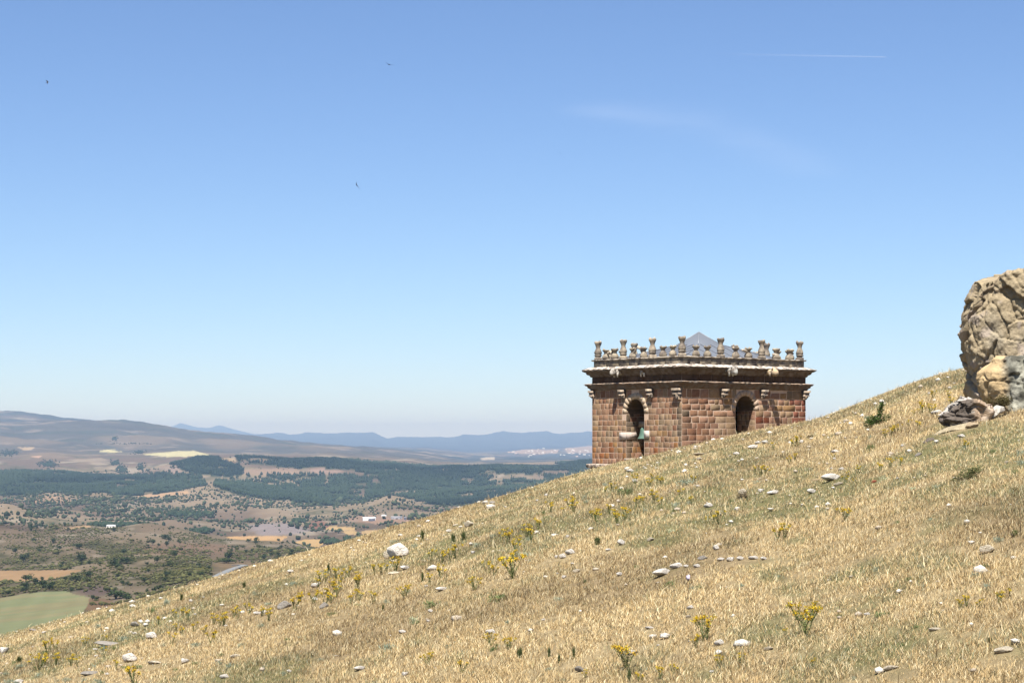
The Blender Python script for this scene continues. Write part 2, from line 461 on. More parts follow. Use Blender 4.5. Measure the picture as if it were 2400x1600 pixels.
# ---------------------------------------------------------------- dry grass blades (stuff)
def make_blades(name, n, kindf, label, cat, seed, ymin=11.0, ymax=63.0):
    r = np.random.default_rng(seed)
    t = r.random(n)
    a = 1.35
    y = (ymin ** (-a + 1) + t * (ymax ** (-a + 1) - ymin ** (-a + 1))) ** (1 / (-a + 1))
    u = r.uniform(-.34, .40, n)
    x = u * y
    # clumping
    cl = fbm(x / .16, y / .22, s=71, o=2)
    keep = r.random(n) < sstep(.30, .58, cl) * .85 + .15
    x, y = x[keep], y[keep]; n = len(x)
    z = hill(x, y) - .008
    h, wd, col, lean = kindf(x, y, r)
    for (rx, ry, rw) in CLEAR:
        sel = (np.abs(x - rx) < rw * .75) & (y < ry + rw * .5) & (y > ry - .40 - rw * .6)
        h = np.where(sel, h * .4, h)
    ang = r.uniform(0, 2 * math.pi, n)
    dx, dy = np.cos(ang) * wd, np.sin(ang) * wd * .5
    la = r.uniform(0, 2 * math.pi, n); lm = lean * h
    tx, ty = x + np.cos(la) * lm + .12 * h, y + np.sin(la) * lm
    mx, my = x + np.cos(la) * lm * .35, y + np.sin(la) * lm * .35
    V = np.empty((n, 5, 3), np.float32)
    V[:, 0] = np.stack([x - dx, y - dy, z], -1); V[:, 1] = np.stack([x + dx, y + dy, z], -1)
    V[:, 2] = np.stack([mx + dx * .9, my + dy * .9, z + h * .6], -1); V[:, 3] = np.stack([mx - dx * .9, my - dy * .9, z + h * .6], -1)
    V[:, 4] = np.stack([tx, ty, z + h], -1)
    i = np.arange(n, dtype=np.int32)[:, None] * 5
    return np_obj(name, V.reshape(-1, 3), [i + np.array([0, 1, 2, 3]), i + np.array([3, 2, 4])],
                  mat('grass_blades', attr='Col', rough=.75, trans=.3, spec=.25), np.repeat(col, 5, 0))

CLEAR = []
for (px, py, w_, h_, c, lab) in ROCKS + [(2238, 1008, 96, 20, '', ''), (2178, 1035, 34, 18, '', ''), (2275, 996, 34, 16, '', ''), (2210, 985, 60, 10, '', '')]:
    p = on_hill(px, py + h_ * .35); CLEAR.append((p[0], p[1], w_ * p[1] / F))
def dry_kind(x, y, r):
    n = len(x)
    patch = fbm(x / 1.3, y / 2.0, s=77, o=3)
    h = (.018 + .040 * r.random(n) ** 1.8) * (.55 + 1.0 * patch) * (1 + .010 * (y - 15))
    h = np.where(r.random(n) < .015, h * 2.6, h)
    wd = .0011 + .000075 * y
    g, b = grass_green(x, y), grass_brown(x, y)
    pal = np.array([[.78, .60, .32], [.64, .455, .215], [.47, .32, .145], [.95, .80, .50], [.26, .175, .085]])
    k = r.choice(5, n, p=[.30, .25, .15, .17, .13])
    c = pal[k]
    gm = (r.random(n) < g * .40 + .05)
    gp = np.array([[.30, .30, .13], [.20, .20, .09], [.42, .38, .20], [.34, .35, .24]])[r.choice(4, n)]
    c = np.where(gm[:, None], gp, c)
    c = c * (1 - .5 * b * r.random(n))[:, None]
    c = c * r.uniform(.7, 1.2, n)[:, None]
    c = c * (.72 + .5 * fbm(x / 2.2, y / 4.5, s=79, o=3))[:, None]
    return h, wd, c, .35 + .6 * r.random(n)
gr = make_blades('dry_grass', 2100000, dry_kind, '', '', 11)
tag(gr, 'short dry straw coloured grass covering the hillside', 'grass', kind='stuff')

# ---------------------------------------------------------------- the valley terrain
def R(*a): return a
ROWS = [
 (300, [(0, 2600), (1400, 2600)]),
 (700, [(0, 1700), (1400, 1650)]),
 (1000, [(0, 1492), (100, 1486), (200, 1470), (300, 1440), (400, 1402), (500, 1372), (600, 1350), (700, 1325), (1400, 1280)]),
 (1300, [(0, 1400), (100, 1390), (200, 1388), (260, 1400), (300, 1395), (400, 1375), (500, 1356), (600, 1338), (700, 1316), (1400, 1260)]),
 (1700, [(0, 1357), (100, 1347), (200, 1332), (300, 1326), (400, 1322), (500, 1332), (600, 1324), (700, 1304), (1400, 1250)]),
 (2000, [(0, 1330), (100, 1325), (200, 1318), (300, 1299), (400, 1297), (500, 1310), (600, 1315), (700, 1298), (1400, 1240)]),
 (2150, [(0, 1313), (100, 1311), (200, 1308), (300, 1301), (400, 1300), (500, 1312), (600, 1305), (700, 1293), (1400, 1236)]),
 (2400, [(0, 1270), (100, 1275), (200, 1272), (300, 1268), (400, 1273), (500, 1290), (600, 1290), (700, 1287), (800, 1300), (1400, 1235)]),
 (2700, [(0, 1227), (50, 1232), (102, 1239), (153, 1236), (209, 1232), (280, 1240), (357, 1237), (434, 1249), (520, 1262), (600, 1267), (660, 1268), (712, 1277), (744, 1288), (800, 1296), (1400, 1235)]),
 (2950, [(0, 1237), (100, 1246), (209, 1242), (280, 1246), (357, 1246), (434, 1256), (520, 1268), (600, 1272), (700, 1279), (744, 1281), (800, 1278), (900, 1262), (1400, 1230)]),
 (3500, [(0, 1222), (100, 1224), (200, 1227), (300, 1231), (400, 1236), (500, 1247), (600, 1254), (700, 1256), (800, 1248), (900, 1232), (1000, 1225), (1400, 1215)]),
 (4200, [(0, 1204), (100, 1208), (200, 1207), (300, 1207), (400, 1210), (500, 1217), (600, 1222), (700, 1224), (800, 1218), (900, 1208), (1000, 1206), (1400, 1190)]),
 (4800, [(0, 1184), (100, 1190), (200, 1190), (300, 1186), (400, 1184), (500, 1187), (600, 1192), (700, 1197), (800, 1197), (850, 1185), (914, 1167), (968, 1173), (1000, 1188), (1050, 1184), (1400, 1170)]),
 (5000, [(0, 1179), (100, 1184), (200, 1184), (300, 1180), (400, 1178), (500, 1180), (600, 1186), (700, 1190), (800, 1194), (850, 1188), (914, 1172), (968, 1177), (1000, 1186), (1050, 1183), (1400, 1168)]),
 (5400, [(0, 1163), (50, 1168), (128, 1162), (200, 1165), (240, 1161), (300, 1168), (360, 1164), (444, 1154), (497, 1149), (600, 1167), (700, 1177), (800, 1185), (1000, 1180), (1100, 1174), (1400, 1160)]),
 (5700, [(0, 1161), (50, 1164), (128, 1164), (200, 1164), (240, 1163), (300, 1164), (360, 1161), (444, 1155), (497, 1150), (600, 1160), (700, 1168), (800, 1172), (1000, 1172), (1100, 1168), (1400, 1150)]),
 (6300, [(0, 1138), (200, 1140), (400, 1137), (500, 1128), (600, 1136), (700, 1146), (800, 1150), (900, 1150), (1100, 1148), (1200, 1140), (1400, 1126)]),
 (7200, [(0, 1108), (128, 1106), (200, 1112), (300, 1115), (360, 1113), (400, 1088), (460, 1070), (600, 1075), (680, 1082), (783, 1079), (1000, 1097), (1100, 1098), (1200, 1095), (1300, 1094), (1400, 1093)]),
 (7800, [(0, 1098), (200, 1102), (300, 1104), (380, 1094), (460, 1077), (600, 1080), (700, 1084), (783, 1083), (1000, 1100), (1200, 1096), (1300, 1092), (1366, 1077), (1450, 1075), (1600, 1070)]),
 (8800, [(0, 1076), (200, 1077), (300, 1074), (400, 1069), (500, 1068), (600, 1070), (700, 1070), (800, 1070), (900, 1074), (1000, 1086), (1100, 1090), (1200, 1088), (1300, 1086), (1366, 1082), (1600, 1080)]),
 (11000, [(0, 1048), (200, 1052), (300, 1057), (400, 1053), (500, 1054), (600, 1057), (700, 1060), (800, 1062), (900, 1068), (1000, 1078), (1100, 1086), (1200, 1084), (1600, 1078)]),
 (14000, [(0, 987), (36, 992), (102, 987), (191, 983), (242, 983), (300, 988), (370, 996), (459, 1008), (600, 1023), (655, 1029), (744, 1039), (910, 1053), (1000, 1062), (1081, 1076), (1125, 1079), (1304, 1078), (1600, 1073)]),
 (15500, [(0, 995), (100, 996), (191, 992), (242, 992), (300, 996), (370, 1002), (459, 1013), (600, 1028), (744, 1043), (910, 1056), (1000, 1064), (1100, 1077), (1600, 1072)]),
 (19000, [(0, 962), (46, 962), (110, 971), (143, 978), (204, 985), (300, 1000), (600, 1034), (800, 1049), (1000, 1058), (1100, 1069), (1200, 1070), (1600, 1066)]),
 (24000, [(0, 1010), (600, 1040), (1000, 1050), (1100, 1058), (1200, 1055), (1300, 1050), (1600, 1046)]),
 (28000, [(0, 1045), (1600, 1048)]),
 (36000, [(0, 1022), (400, 1020), (600, 1019), (630, 1016), (668, 1016), (683, 1019), (719, 1016), (783, 1016), (821, 1014), (872, 1013), (910, 1028), (932, 1023), (991, 1025), (1064, 1023), (1085, 1016), (1134, 1019), (1176, 1012), (1232, 1014), (1283, 1011), (1308, 1016), (1387, 1010), (1600, 1008), (2000, 1016)]),
 (40000, [(0, 1030), (2000, 1030)]),
 (48000, [(0, 1008), (380, 1004), (405, 998), (421, 990), (440, 994), (464, 1001), (490, 1002), (513, 996), (535, 1001), (560, 1009), (600, 1018), (700, 1030), (2000, 1034)]),
 (52000, [(0, 1045), (2000, 1045)]),
]
cols_px = np.concatenate([np.linspace(-1300, -40, 70), np.arange(-30, 1420, 2.6), np.linspace(1425, 3600, 110)])
rowY = np.array([r[0] for r in ROWS], float)
rowP = np.array([interp(r[1], cols_px) for r in ROWS])
nY = 760
yy = np.geomspace(300, 52000, nY)
ly, lr = np.log(yy), np.log(rowY)
idx = np.clip(np.searchsorted(lr, ly) - 1, 0, len(lr) - 2)
tt = (ly - lr[idx]) / (lr[idx + 1] - lr[idx])
# interpolate real heights, monotone-ish cubic (smoothstep near crests)
rowZ = (HZ - rowP) / F * rowY[:, None]
ts = (tt * tt * (3 - 2 * tt))[:, None] * .45 + tt[:, None] * .55
TZ = rowZ[idx] * (1 - ts) + rowZ[idx + 1] * ts
TX = ((cols_px[None, :] - 1200) / F) * yy[:, None]
TY = np.broadcast_to(yy[:, None], TX.shape).copy()
lY = np.log(TY)
gu = TX / TY
amp = np.interp(yy, [300, 1200, 5000, 12000, 20000, 36000, 52000], [3, 4.0, 4.5, 5, 3, 3.2, 2.5])[:, None] / F * TY
rid = 1 - np.abs(2 * fbm(gu * 26 + 3, lY * 9, s=101, o=4) - 1) * 2
TZ = TZ + amp * ((fbm(gu * 40, lY * 16, s=103, o=5) - .5) * 1.8 + (rid - .6) * .55)
# small-scale relief so that the far slopes catch light unevenly
TZ = TZ + (fbm(TX / 160, TY / 300, s=107, o=4) - .5) * np.interp(yy, [900, 3000, 9000, 30000], [7, 15, 26, 50])[:, None]
PX = 1200 + F * gu
# rounded hills that overlap one another up the valley: (crest column, crest row, half width, distance)
MOUNDS = [(540, 1179, 80, 4700), (406, 1221, 66, 3500), (10, 1180, 90, 3700), (128, 1159, 50, 5450), (240, 1157, 55, 5450), (440, 1149, 55, 5500), (505, 1144, 45, 5650), (690, 1168, 70, 5300),
          (914, 1163, 66, 4800), (640, 1230, 60, 3600), (790, 1188, 60, 4900), (385, 1291, 105, 1950), (170, 1286, 80, 2150), (50, 1252, 85, 2500), (360, 1233, 85, 2700), (590, 1262, 95, 2700), (150, 1232, 60, 2700),
          (235, 1338, 60, 1620), (70, 1292, 70, 2200), (300, 1262, 60, 2450), (480, 1285, 60, 2300), (210, 1078, 60, 8700), (385, 1090, 45, 7750), (120, 1070, 80, 9200), (60, 1030, 90, 11500), (330, 1020, 110, 11800), (560, 1036, 100, 12000), (760, 1056, 100, 12200), (650, 1204, 50, 4300), (300, 1192, 55, 4400), (180, 1200, 60, 4100)]
MW = np.zeros(TX.shape)
for (cx, cy, hw, D_) in MOUNDS:
    i_ = int(np.argmin(np.abs(yy - D_))); j_ = int(np.argmin(np.abs(cols_px - cx)))
    add = (HZ - cy) / F * D_ - TZ[i_, j_]
    add = max(add, 9.0 / F * D_) if D_ < 7000 else max(add, 4.0 / F * D_)
    wob = (fbm(gu * 18, lY * 10, s=int(cx) + 500, o=3) - .5)
    dyy = (TY - D_ * (1 + .10 * wob)) / D_
    g_ = np.exp(-((PX - cx + 60 * wob) / hw) ** 2) * np.exp(-(dyy / np.where(dyy < 0, .085, .032)) ** 2)
    TZ = TZ + add * g_; MW = np.maximum(MW, g_)
PY = HZ - F * TZ / TY
Tn = TX.shape

def terr_point(px, py, ymin=800, ymax=60000):
    """first terrain point from ymin on along the ray through the photo pixel"""
    j = int(np.argmin(np.abs(cols_px - px)))
    i0 = int(np.searchsorted(yy, ymin))
    for i in range(i0, nY):
        if yy[i] > ymax: break
        if PY[i, j] <= py:
            a = 1.0
            if i > i0 and PY[i - 1, j] > py: a = (PY[i - 1, j] - py) / (PY[i - 1, j] - PY[i, j] + 1e-9)
            y = yy[i - 1] * (1 - a) + yy[i] * a if i > i0 else yy[i]
            z = TZ[i - 1, j] * (1 - a) + TZ[i, j] * a if i > i0 else TZ[i, j]
            return float((px - 1200) / F * y), float(y), float(z)
    i = min(i, nY - 1)
    return float((px - 1200) / F * yy[i]), float(yy[i]), float(TZ[i, j])
# the country road is benched into the slope
_an = [Vector(terr_point(a, b_, 1100, 2600)) for a, b_ in ((486, 1366), (531, 1338), (566, 1325))]
_an[1].y = (_an[0].y + _an[2].y) / 2 - 12; _an[1].x = (531 - 1200) / F * _an[1].y; _an[1].z = (HZ - 1338) / F * _an[1].y
ROAD = []
for k in range(41):
    t = k / 40; ROAD.append(_an[0] * (1 - t) ** 2 + (_an[1] * 2 - (_an[0] + _an[2]) * .5) * 2 * t * (1 - t) + _an[2] * t * t)
_e = ROAD[-1]; _b = Vector(terr_point(540, 1323, 1100, 2900)); _b = _e + (_b - _e).normalized() * min(34, (_b - _e).length)
_b.z = (HZ - 1322.5) / F * _b.y
for k in range(1, 9):
    t = k / 8; c_ = _e + Vector((6, 10, .6)); ROAD.append(_e * (1 - t) ** 2 + c_ * 2 * t * (1 - t) + _b * t * t)
_sel = np.argwhere((PX > 440) & (PX < 620) & (TY > ROAD[0].y - 90) & (TY < max(p.y for p in ROAD) + 90))
_rp = np.array([p[:] for p in ROAD])
for (i, j) in _sel:
    d = np.hypot(_rp[:, 0] - TX[i, j], (_rp[:, 1] - TY[i, j]) * .7); k = d.argmin()
    wv = float(1 - sstep(9, 34, d[k]))
    if wv > 0: TZ[i, j] = TZ[i, j] * (1 - wv) + (_rp[k, 2] - .9) * wv
PY = HZ - F * TZ / TY
# visibility of each terrain vertex from the viewpoint (to place the largest visible shrubs)
vis = np.zeros(Tn, bool)
cur = np.interp(cols_px, _sx, _sy)
for i in range(nY):
    if yy[i] < 600: continue
    vis[i] = PY[i] < cur + 1.0
    cur = np.minimum(cur, PY[i])

FIELDS = [  # (polygon in photo pixels, distance range, linear colour)
 ([(-40, 1402), (0, 1401), (50, 1392), (100, 1386), (155, 1384), (175, 1392), (210, 1399), (207, 1415), (190, 1440), (60, 1500), (-60, 1520)], (850, 1600), (.27, .29, .155)),
 ([(-40, 1336), (0, 1337), (60, 1336), (192, 1335), (165, 1345), (120, 1357), (60, 1362), (-40, 1362)], (1300, 2400), (.44, .29, .16)),
 ([(527, 1257), (600, 1255), (675, 1256), (660, 1268), (560, 1268)], (2650, 3600), (.62, .40, .20)),
 ([(690, 1270), (715, 1263), (768, 1264), (755, 1278), (742, 1282), (712, 1276)], (2650, 3800), (.62, .42, .20)),
 ([(757, 1280), (830, 1264), (1000, 1258), (1000, 1290), (740, 1292)], (2600, 3500), (.60, .42, .21)),
 ([(759, 1240), (775, 1232), (830, 1235), (838, 1240), (800, 1243)], (3000, 4700), (.62, .43, .21)),
 ([(800, 1244), (830, 1241), (845, 1252), (815, 1253)], (3000, 4700), (.60, .42, .21)),
 ([(846, 1243), (910, 1239), (880, 1250), (848, 1252)], (3000, 4700), (.60, .42, .21)),
 ([(228, 1054), (262, 1053), (288, 1058), (262, 1061), (240, 1059)], (8000, 13000), (.70, .64, .36)),
 ([(330, 1064), (380, 1060), (420, 1056), (455, 1056), (500, 1067), (440, 1069), (390, 1070)], (7800, 12500), (.70, .64, .36)),
 ([(42, 1048), (82, 1047), (75, 1054), (58, 1056)], (8000, 14000), (.55, .42, .27)),
 ([(72, 1070), (100, 1067), (90, 1073)], (8000, 13000), (.62, .42, .3)),
 ([(510, 1072), (550, 1073), (553, 1080), (530, 1078)], (6000, 8000), (.5, .38, .24)),
 ([(320, 1160), (440, 1150), (446, 1154), (372, 1165), (325, 1166)], (5000, 6500), (.60, .40, .24)),
 ([(140, 1238), (209, 1229), (212, 1234), (170, 1240)], (2500, 3300), (.5, .34, .2)),
 ([(840, 1220), (955, 1212), (960, 1222), (880, 1228)], (3200, 4700), (.42, .28, .2)),
 ([(1125, 1073), (1160, 1070), (1160, 1077), (1130, 1078)], (12000, 25000), (.6, .5, .35)),
 ([(1185, 1058), (1240, 1052), (1310, 1054), (1305, 1062), (1230, 1064)], (12000, 30000), (.5, .37, .27)),
 ([(1320, 1050), (1390, 1044), (1400, 1060), (1330, 1062)], (12000, 30000), (.48, .36, .26)),
]
isf_ = 0
FOREST = [  # (polygon, distance range, density)
 ([(-40, 1100), (60, 1104), (150, 1105), (200, 1112), (300, 1117), (385, 1110), (420, 1110), (470, 1118), (490, 1146), (440, 1150), (330, 1162), (200, 1160), (60, 1160), (-40, 1162)], (5500, 7900), 1.0),
 ([(396, 1086), (420, 1074), (460, 1064), (505, 1067), (520, 1080), (560, 1092), (575, 1105), (560, 1120), (500, 1116), (440, 1108)], (5500, 8000), 1.0),
 ([(545, 1066), (700, 1074), (783, 1073), (900, 1080), (1000, 1091), (1100, 1093), (1200, 1090), (1300, 1088), (1400, 1090), (1400, 1170), (1100, 1190), (990, 1180), (940, 1164), (880, 1166), (820, 1188), (790, 1195), (740, 1185), (640, 1172), (560, 1160), (500, 1140), (500, 1122), (560, 1122), (600, 1110), (700, 1108), (760, 1110), (850, 1118), (850, 1108), (780, 1098), (700, 1098), (620, 1090), (560, 1082)], (5000, 8200), 1.0),
 ([(1300, 1086), (1330, 1080), (1366, 1072), (1420, 1072), (1420, 1095), (1340, 1092)], (7200, 9000), 1.0),
]
def cols_from_noise(PX, PY, X, Y):
    n1 = fbm(X / 420, Y / 700, s=201, o=5); n2 = fbm(X / 90, Y / 160, s=203, o=4)
    gu, lY = X / Y, np.log(Y)
    n3 = fbm(gu * 55, lY * 30, s=205, o=4)
    heath = np.array([.22, .165, .12]); tan = np.array([.38, .30, .205]); grn = np.array([.135, .135, .07]); pale = np.array([.50, .42, .32])
    c = heath + (tan - heath) * sstep(.44, .66, n1)[..., None]
    c = c + (grn - c) * (sstep(.50, .66, n2 * .5 + n3 * .5) * .75)[..., None]
    c = c + (pale - c) * (sstep(.60, .74, n3) * .75)[..., None]
    return c
TC = cols_from_noise(PX, PY, TX, TY)
# greener heath on the nearest valley slopes
hz_ = np.zeros(Tn)
for (cx, cy, rx, ry) in [(380, 1335, 150, 42), (300, 1300, 90, 16), (60, 1300, 80, 34), (260, 1275, 90, 16), (130, 1378, 150, 14), (640, 1300, 70, 18), (420, 1300, 90, 20), (170, 1300, 60, 20)]:
    hz_ = np.maximum(hz_, sstep(1.2, .5, np.hypot((PX - cx) / rx, (PY - cy) / ry)))
hn = fbm(gu * 75, lY * 75, s=217, o=4) * .5 + fbm(TX / 30, TY / 70, s=218, o=3) * .5
near = sstep(2600, 1500, TY) * sstep(.42, .62, fbm(TX / 70, TY / 160, s=211, o=4)) * .6
near = np.maximum(near, hz_ * sstep(.36, .52, hn) * sstep(3000, 2600, TY))
TC = TC + (np.array([.10, .10, .045]) - TC) * (near * .9)[..., None]
yg = sstep(.52, .7, fbm(TX / 50, TY / 110, s=213, o=3)) * ((PX > 330) & (PX < 500) & (PY > 1300) & (PY < 1350) & (TY < 2300))
TC = TC + (np.array([.22, .22, .05]) - TC) * (yg * .8)[..., None]
# grey-mauve upland on the broad bare hill
up = sstep(8500, 11000, TY) * sstep(17000, 15000, TY)
st = fbm(gu * 30, lY * 60, s=221, o=5)
upc = np.array([.135, .13, .11])[None, None] * (.7 + .6 * st)[..., None]
upc = upc + (np.array([.52, .42, .34]) - upc) * (sstep(.62, .74, fbm(gu * 45, lY * 70, s=223, o=4)) * .5)[..., None]
upc = upc + (np.array([.10, .12, .085]) - upc) * (sstep(.60, .68, fbm(gu * 38, lY * 42, s=225, o=4)) * .7)[..., None]
TC = TC + (upc - TC) * up[..., None]
# dark tree line just behind the broad hill crest and dark far plain
dk = sstep(13900, 14600, TY) * sstep(24000, 20000, TY)
TC = TC + (np.array([.06, .08, .07]) - TC) * (dk * .85 * sstep(.35, .5, fbm(gu * 30, lY * 30, s=231, o=4)))[..., None]
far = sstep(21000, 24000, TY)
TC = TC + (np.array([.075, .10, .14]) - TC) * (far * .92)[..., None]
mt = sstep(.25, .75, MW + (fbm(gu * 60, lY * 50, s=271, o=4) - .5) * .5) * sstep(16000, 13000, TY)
TC = TC + (np.array([.37, .28, .19]) - TC) * (mt * .45)[..., None]  # mound tops tinted tan as if lit, to bring out relief
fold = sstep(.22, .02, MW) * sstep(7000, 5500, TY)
TC = TC * (1 - .18 * fold)[..., None]  # folds between mounds darkened as painted shade
# lilac-grey eroded ground beside the red knoll
for (cx, cy, rx, ry, col) in [(650, 1240, 75, 16, (.36, .31, .31)), (745, 1230, 32, 10, (.30, .15, .11)), (860, 1215, 60, 10, (.40, .27, .2)), (560, 1105, 60, 14, (.3, .25, .16)),
                              (640, 1105, 90, 8, (.44, .31, .22)), (760, 1102, 45, 9, (.46, .32, .25)), (120, 1170, 60, 8, (.5, .34, .22)), (445, 1098, 70, 12, (.42, .32, .26)),
                              (225, 1385, 45, 14, (.22, .16, .14)), (230, 1420, 40, 20, (.32, .2, .12)), (560, 1300, 80, 16, (.25, .18, .12)), (560, 1325, 60, 8, (.34, .24, .14)), (440, 1285, 120, 14, (.33, .22, .15))]:
    wv = sstep(1.15, .75, np.hypot((PX - cx) / rx, (PY - cy) / ry) + (fbm(gu * 60, lY * 60, s=241, o=3) - .5) * .7)
    TC = TC + (np.array(col) - TC) * (wv * .8)[..., None]
jx = (fbm(gu * 90, lY * 90, s=251, o=3) - .5) * 9; jy = (fbm(gu * 90, lY * 90, s=253, o=3) - .5) * 3
for poly, (a, b), col in FIELDS:
    sel = inpoly(PX + jx * .5, PY + jy * .5, poly) & (TY > a) & (TY < b)
    vr = (.88 + .24 * fbm(TX / 30, TY / 90, s=261, o=3))[..., None]
    if col == (.27, .29, .155):
        vr = vr * (1 + .03 * np.sin(TX / 2.6 + TY / 14))[..., None]; stp = sstep(.5, .62, fbm(TX / 160 + TY / 80, TY / 45 - TX / 90, s=263, o=3))[..., None]
        cc = np.array(col) * (1 - .45 * stp) + np.array([.38, .30, .17]) * .45 * stp
    else: cc = np.array(col)
    TC = np.where(sel[..., None], cc * vr, TC)
isf_ = np.zeros(Tn, bool)
for poly, (a, b), col in FIELDS: isf_ |= inpoly(PX, PY, poly) & (TY > a) & (TY < b)
fmask = np.zeros(Tn)
for poly, (a, b), d in FOREST:
    fmask = np.maximum(fmask, (inpoly(PX + jx, PY + jy, poly) & (TY > a) & (TY < b)) * d)
# clearings and fire-breaks in the pine woods
for (cx, cy, rx, ry) in [(735, 1103, 30, 9), (640, 1104, 45, 8), (690, 1110, 60, 4), (765, 1122, 4, 14), (850, 1155, 5, 12), (845, 1137, 14, 4), (1095, 1125, 18, 6), (1170, 1133, 10, 5), (495, 1135, 5, 16), (478, 1117, 6, 6), (1220, 1135, 30, 4), (865, 1115, 24, 3), (1270, 1122, 14, 3), (700, 1188, 60, 10), (810, 1180, 40, 8)]:
    fmask = np.where(np.hypot((PX - cx) / rx, (PY - cy) / ry) + jy * .2 < 1, 0, fmask)
fth = fbm(gu * 85, lY * 60, s=265, o=4)
fmask = np.where((PX > 545) & (PY > 1098) & (fth < .405), 0, fmask); fmask = np.where(fth < .34, 0, fmask)
TC = np.where((fmask > 0)[..., None], np.array([.05, .07, .035]), TC)
TV = np.stack([TX, TY, TZ], -1).reshape(-1, 3)
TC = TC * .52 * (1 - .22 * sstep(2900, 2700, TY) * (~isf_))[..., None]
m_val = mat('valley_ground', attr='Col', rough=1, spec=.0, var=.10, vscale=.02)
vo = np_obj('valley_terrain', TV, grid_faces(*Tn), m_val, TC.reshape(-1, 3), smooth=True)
tag(vo, 'wide valley of brown hills, fields and far blue mountains', 'terrain', kind='structure')
ZMIN = float(TV[:, 2].min()); ZMAX = float(TV[:, 2].max())

# ---- vegetation of the valley
ico = bmesh.new(); bmesh.ops.create_icosphere(ico, subdivisions=1, radius=1)
ICO_V = np.array([v.co[:] for v in ico.verts]); ICO_F = np.array([[v.index for v in f.verts] for f in ico.faces]); ico.free()
ico = bmesh.new(); bmesh.ops.create_icosphere(ico, subdivisions=2, radius=1)
ICO2_V = np.array([v.co[:] for v in ico.verts]); ICO2_F = np.array([[v.index for v in f.verts] for f in ico.faces]); ico.free()

def sample_terrain(prob, n, r):
    """random points on the terrain; prob is weight per cell"""
    cell = np.abs(np.diff(TX, axis=1))[:-1, :] * np.abs(np.diff(TY, axis=0))[:, :-1]
    p = (prob[:-1, :-1] * cell).ravel(); p = p / p.sum()
    k = r.choice(len(p), n, p=p); i, j = np.unravel_index(k, cell.shape)
    a, b = r.random(n), r.random(n)
    def bl(A): return (A[i, j] * (1 - a) * (1 - b) + A[i + 1, j] * a * (1 - b) + A[i, j + 1] * (1 - a) * b + A[i + 1, j + 1] * a * b)
    return bl(TX), bl(TY), bl(TZ)

def blobs(name, x, y, z, rad, hgt, col, m, r, cone=False, label=None, cat=None):
    n = len(x); k = len(ICO_V)
    B = np.repeat(ICO_V[None], n, 0) * r.uniform(.7, 1.25, (n, k, 1))
    if cone:
        t = (ICO_V[:, 2] + 1) / 2
        B[:, :, :2] *= (1.25 - 1.05 * t)[None, :, None]
    B[:, :, 0] *= rad[:, None]; B[:, :, 1] *= rad[:, None]; B[:, :, 2] = (B[:, :, 2] + .75) * hgt[:, None] * .55
    B[:, :, 0] += x[:, None]; B[:, :, 1] += y[:, None]; B[:, :, 2] += z[:, None]
    Fc = (np.arange(n)[:, None, None] * k + ICO_F[None]).reshape(-1, 3)
    C = np.repeat(col[:, None] * r.uniform(.8, 1.2, (n, 1, 1)), k, 1).reshape(-1, 3)
    o = np_obj(name, B.reshape(-1, 3), Fc, m, C)
    return tag(o, label, cat, kind='stuff')

m_veg = mat('valley_foliage', attr='Col', rough=1, spec=0)
r = np.random.default_rng(21)
x, y, z = sample_terrain(fmask * (vis | (PX > 1300)) * (TY > 5000), 42000, r)
n = len(x)
h = r.uniform(7, 13, n)
tone = fbm(x / 500, y / 900, s=301, o=3)
tn = sstep(.3, .7, tone)[:, None]; gcol = np.array([.018, .028, .018]) * (1 - tn) + np.array([.038, .056, .032]) * tn
blobs('pine_forest', x, y, z, h * .33, h, gcol, m_veg, r, True, 'dark blue green pine forest on the long middle hill', 'forest')
# scattered oaks and scrub, mid distance
sc = (TY > 2900) & (TY < 7600) & vis & (fmask == 0)
isfield = np.zeros(Tn, bool)
for poly, (a, b), col in FIELDS: isfield |= inpoly(PX, PY, poly) & (TY > a * .9) & (TY < b)
dens = sstep(.46, .66, fbm(gu * 40, lY * 26, s=311, o=4)) + .05
dens = dens + 1.6 * ((PX > 60) & (PX < 580) & (PY > 1158) & (PY < 1215)) * sstep(.42, .6, fbm(gu * 60, lY * 40, s=313, o=4))
dens = dens + 1.2 * ((PX > 540) & (PX < 840) & (PY > 1120) & (PY < 1190)) * sstep(.35, .5, fbm(gu * 60, lY * 40, s=315, o=3))
x, y, z = sample_terrain(sc * (~isfield) * (1.25 - .8 * sstep(.4, .9, MW)) * dens / TY ** 1.2, 13000, r)
n = len(x); h = r.lognormal(math.log(3.9), .4, n)
blobs('scattered_oakwood', x, y, z, h * .52, h, np.array([.045, .058, .032]) * r.uniform(.6, 1.5, (n, 1)), m_veg, r, False, 'thin oak scrub dotting the brown hills before the pine forest', 'scrub')
